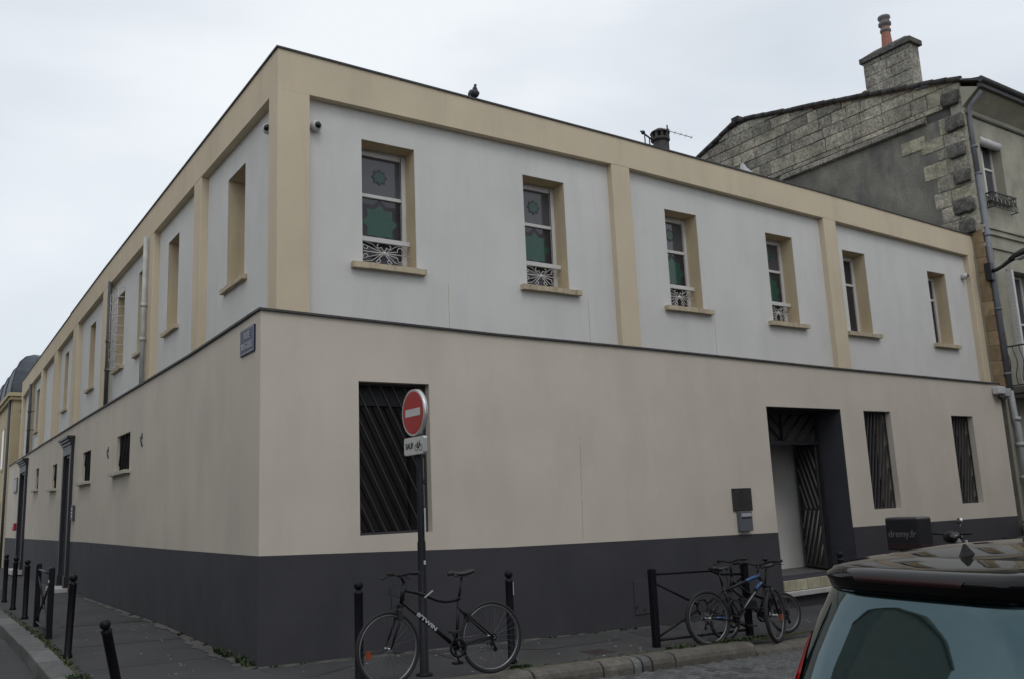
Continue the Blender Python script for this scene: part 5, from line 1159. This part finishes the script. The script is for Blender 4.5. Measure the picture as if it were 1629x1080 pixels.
# ------------------------------------------------------------------ street lamp bracket
sl = thing('street_lamp', 'dark street lamp on a curved wall arm fixed to the stone house', 'street lamp', (16.35, 0, 6.25))
mb = MB(); mb.box(16.28, 16.42, -.10, NY-.0, 6.05, 6.45); mb.build('wall_bracket', 'black_iron', sl, bevel=.01)
mb = MB(); mb.path([(16.36, -.06, 6.25), (16.38, -.18, 6.27), (16.40, -.30, 6.32), (16.42, -.42, 6.39), (16.43, -.52, 6.44)], [.045, .042, .04, .045, .06], 10); mb.build('arm', 'black_iron', sl)
mb = MB(); n = 10; vs = []
for i, (t_, w, h) in enumerate(((0, .06, .06), (.12, .12, .10), (.30, .17, .12), (.55, .16, .10), (.75, .08, .05))):
    for k in range(10): a = 2*PI*k/10; vs.append((16.43+w*math.cos(a), -.45-t_, 6.42+t_*.20+h*math.sin(a)*(1 if math.sin(a) > 0 else .5)))
mb.add(vs, [(i*10+k, i*10+(k+1) % 10, (i+1)*10+(k+1) % 10, (i+1)*10+k) for i in range(4) for k in range(10)]+[tuple(range(10)), tuple(range(40, 50))], 0, True); hd = mb.build('lamp_head', 'black_iron', sl)
mb = MB(); mb.hexa([(16.33, -1.08, 6.47), (16.53, -1.08, 6.47), (16.53, -.62, 6.38), (16.33, -.62, 6.38), (16.33, -1.08, 6.50), (16.53, -1.08, 6.50), (16.53, -.62, 6.41), (16.33, -.62, 6.41)]); mb.build('lens', 'pipe_pale', hd)

# ------------------------------------------------------------------ car
CAR = thing('parked_car', 'glossy black hatchback seen from behind, cropped at the lower right corner', 'car', (-.40, -7.89, ROADZ+.002), world=False, rz=math.radians(-9)); CAR.scale = (1, 1.02, 1.03)
SL = [(.16, .10, 3.70, .74), (.26, -.01, 3.84, .80), (.42, -.06, 3.90, .84), (.60, -.05, 3.88, .86), (.76, -.02, 3.78, .86), (.86, .01, 3.45, .845), (.93, .03, 3.00, .815), (.99, .055, 2.88, .775), (1.10, .105, 2.62, .735), (1.22, .165, 2.36, .680), (1.32, .22, 2.14, .630), (1.375, .27, 1.98, .590), (1.415, .34, 1.86, .54), (1.445, .47, 1.70, .46), (1.468, .68, 1.48, .33), (1.478, .9, 1.3, .14)]
def car_pt(z, th, off=0., slices=SL):
    for (a, b) in zip(slices, slices[1:]):
        if z <= b[0]: break
    f = max(0, min(1, (z-a[0])/(b[0]-a[0]))); xr, xf, w = (a[i]+(b[i]-a[i])*f for i in (1, 2, 3))
    cx, hx = (xr+xf)/2, (xf-xr)/2; c, s = math.cos(th), math.sin(th); e = 2/5.2; e2 = 2/3.6
    X = cx+(hx+off)*math.copysign(abs(c)**e, c); Y = (w+off)*math.copysign(abs(s)**e2, s)
    return (X, Y, z)
NTH = 96
mb = MB(); zs = []
for a, b in zip(SL, SL[1:]):
    k = 2 if b[0]-a[0] > .05 else 1
    for q in range(k): zs.append(a[0]+(b[0]-a[0])*q/k)
zs.append(SL[-1][0])
ths = [2*PI*k/NTH for k in range(NTH)]
vs = [car_pt(z, th) for z in zs for th in ths]
mb.add(vs, [(i*NTH+k, i*NTH+(k+1) % NTH, (i+1)*NTH+(k+1) % NTH, (i+1)*NTH+k) for i in range(len(zs)-1) for k in range(NTH)]+[tuple(range(NTH-1, -1, -1)), tuple(range((len(zs)-1)*NTH, len(zs)*NTH))], 0, True)
body = mb.build('body', 'car_paint', CAR)
def y_to_th(z, y, rear=True):
    lo, hi = PI/2, PI
    for _ in range(40):
        m_ = (lo+hi)/2
        if car_pt(z, m_)[1] > abs(y): lo = m_
        else: hi = m_
    th = (lo+hi)/2
    if not rear: th = PI-th
    return th if y >= 0 else 2*PI-th
def panel(name, m, z0_, z1_, yw0, yw1, rear=True, off=.006, nu=24, nv=8, thick=.0):
    mb = MB()
    mb.grid(lambda u, v: car_pt(z0_+(z1_-z0_)*v, y_to_th(z0_+(z1_-z0_)*v, (yw0+(yw1-yw0)*v)*(2*u-1), rear), off), nu, nv)
    return mb.build(name, m, body)
panel('rear_window', 'car_glass', .985, 1.335, .50, .55, nu=30, nv=10)
panel('windscreen', 'car_glass_side', .99, 1.36, .68, .50, rear=False)
for s in (-1, 1):
    for (xa, xb) in ((.42, 1.18), (1.26, 2.1)):
        mb = MB()
        def fn(u, v, s=s, xa=xa, xb=xb):
            z = 1.0+.30*v; x = xa+(xb-xa)*u+(.06*v if xa < 1 else -.16*v*u)
            lo, hi = 0.02, PI-.02
            for _ in range(40):
                m_ = (lo+hi)/2
                if car_pt(z, m_)[0] > x: lo = m_
                else: hi = m_
            p = car_pt(z, (lo+hi)/2, .005); return (p[0], p[1]*s, p[2])
        mb.grid(fn, 8, 5); mb.build('side_window', 'car_glass_side', body)
# tail lights: on the rear corners
for s in (-1, 1):
    mb = MB()
    def fn(u, v, s=s):
        z = .72+.42*v; w = car_pt(z, PI/2)[1]; yi = .503+.03*v; y = yi+(w*.93-yi)*u; th = y_to_th(z, y); p = car_pt(z, th, .010); return (p[0], p[1]*s, p[2])
    mb.grid(fn, 10, 8); tl = mb.build('tail_light', 'tail_red', body)
    mb = MB(); mb.grid(lambda u, v, s=s: (lambda p: (p[0]-.004, p[1]*s, p[2]))(car_pt(.93+.07*v, y_to_th(.93+.07*v, .545+.06*u), .016)), 5, 3); mb.build('reversing_lamp', 'tail_white', tl)
# spoiler with brake light strip
def spl(u, v, e=0.):
    prof = [(1.442, .006), (1.436, .06), (1.426, .115), (1.414, .134), (1.390, .122), (1.365, .085), (1.335, .045), (1.322, .012)]
    k = v*(len(prof)-1); i = min(int(k), len(prof)-2); f = k-i; z = prof[i][0]*(1-f)+prof[i+1][0]*f; o = prof[i][1]*(1-f)+prof[i+1][1]*f
    y = (2*u-1)*(.47 if z > 1.40 else .50); t_ = abs(2*u-1)**6
    return car_pt(z, y_to_th(z, y), (o+e)*(1-t_)+.002)
mb = MB(); mb.grid(spl, 34, 18); mb.build('rear_spoiler', 'car_paint', body)
mb = MB(); mb.grid(lambda u, v: spl(.30+.40*u, .56+.14*v, .003), 16, 3); mb.build('brake_light', 'tail_dark_red', body)
mb = MB(); mb.add([(.48, -.012, 1.435), (.48, .012, 1.435), (.555, .016, 1.445), (.555, -.016, 1.445), (.505, 0, 1.492), (.52, 0, 1.492)], [(0, 1, 4), (0, 4, 5, 3), (1, 2, 5, 4), (2, 3, 5)]); mb.build('antenna_fin', 'car_trim', body)
mb = MB(); mb.ico((.012, 0, .90), .05, (.4, 1, 1), 16, 8); mb.build('badge', 'chrome', body)
mb = MB(); mb.path([(.04, 0, .99), (.03, -.02, 1.02), (.055, -.28, 1.05), (.058, -.42, 1.055)], [.018, .012, .007, .005], 6); mb.build('rear_wiper', 'car_trim', body)
panel('rear_bumper', 'car_trim', .22, .50, .70, .72, off=.03)
mb = MB(); mb.box(-.105, -.095, -.26, .26, .44, .55); mb.build('number_plate', 'sign_white', body)
for s in (-1, 1):
    for cx in (.72, 3.1):
        mb = MB(); mb.path([(cx+.24*math.cos(2*PI*k/28), s*.745, .30+.24*math.sin(2*PI*k/28)) for k in range(28)], .075, 8, closed=True); w = mb.build('wheel', 'tyre', CAR)
        mb = MB(); mb.lathe([(.19, s*.70), (.19, s*.805), (.06, s*.80)], (cx, 0, .30), 20, axis='Y'); mb.build('rim', 'rim_metal', w)
    mb = MB(); mb.ico((2.15, s*.86, 1.02), .09, (.7, 1, .8), 12, 8); mb.build('wing_mirror', 'car_paint', body)
    mb = MB(); mb.ico((3.72, s*.58, .68), .13, (.6, 1.2, .7), 12, 8); mb.build('headlight', 'headlight', body)
    mb = MB(); mb.box(1.33, 1.50, s*.832-.012, s*.832+.012, .84, .87); mb.build('door_handle', 'car_paint', body)

# ------------------------------------------------------------------ buildings across the street (they show in the car's glass)
def opposite(x0_, x1_, y0_, y1_, h, label, front):
    t = thing('townhouse', label, 'house', ((x0_+x1_)/2, (y0_+y1_)/2, -.3))
    mb = MB(); mb.box(x0_, x1_, y0_, y1_, -.3, h); mb.build('wall', 'opposite_wall', t)
    mb = MB(); mb.box(x0_-.2, x1_+.2, y0_-.2, y1_+.2, h, h+.3); mb.build('cornice', 'house_stone', t)
    n = int(((x1_-x0_) if front in 'yY' else (y1_-y0_))/2.6)
    for k in range(n):
        for zz in (.9, 4.0):
            if front == 'Y': a = x0_+1+k*2.6; bb_ = (a, a+1, y1_-.01, y1_+.03)
            else: a = y0_+1+k*2.6; bb_ = (x1_-.01, x1_+.03, a, a+1)
            mb = MB(); mb.box(*bb_, zz, zz+1.8); w_ = mb.build('window', 'dark_glass', t)
            mb = MB(); c = bb_; mb.box(c[0]-.08, c[1]+.08, c[2]-.08, c[3]+.06, zz-.1, zz); mb.build('sill', 'house_stone', w_)
opposite(6, 30, -18, -8.6, 7.2, 'plain two storey terrace across the right street, outside the picture', 'Y')
opposite(-22, -9.8, -2, 11.5, 5.0, 'plain two storey terrace across the left street, lowered to let in skylight, outside the picture', 'X')  # unseen terrace, height reduced so more skylight reaches the left wall
opposite(-17, -9.8, 12, 22, 16.0, 'tall plain house added across the left street to reflect in the car, outside the picture', 'X')  # unseen house added for its dark silhouette in the rear glass
opposite(-26, -13, -24, -8, 7.2, 'plain two storey house added behind the camera to darken the car reflections, outside the picture', 'X')  # unseen house added so low reflections on the car turn dark
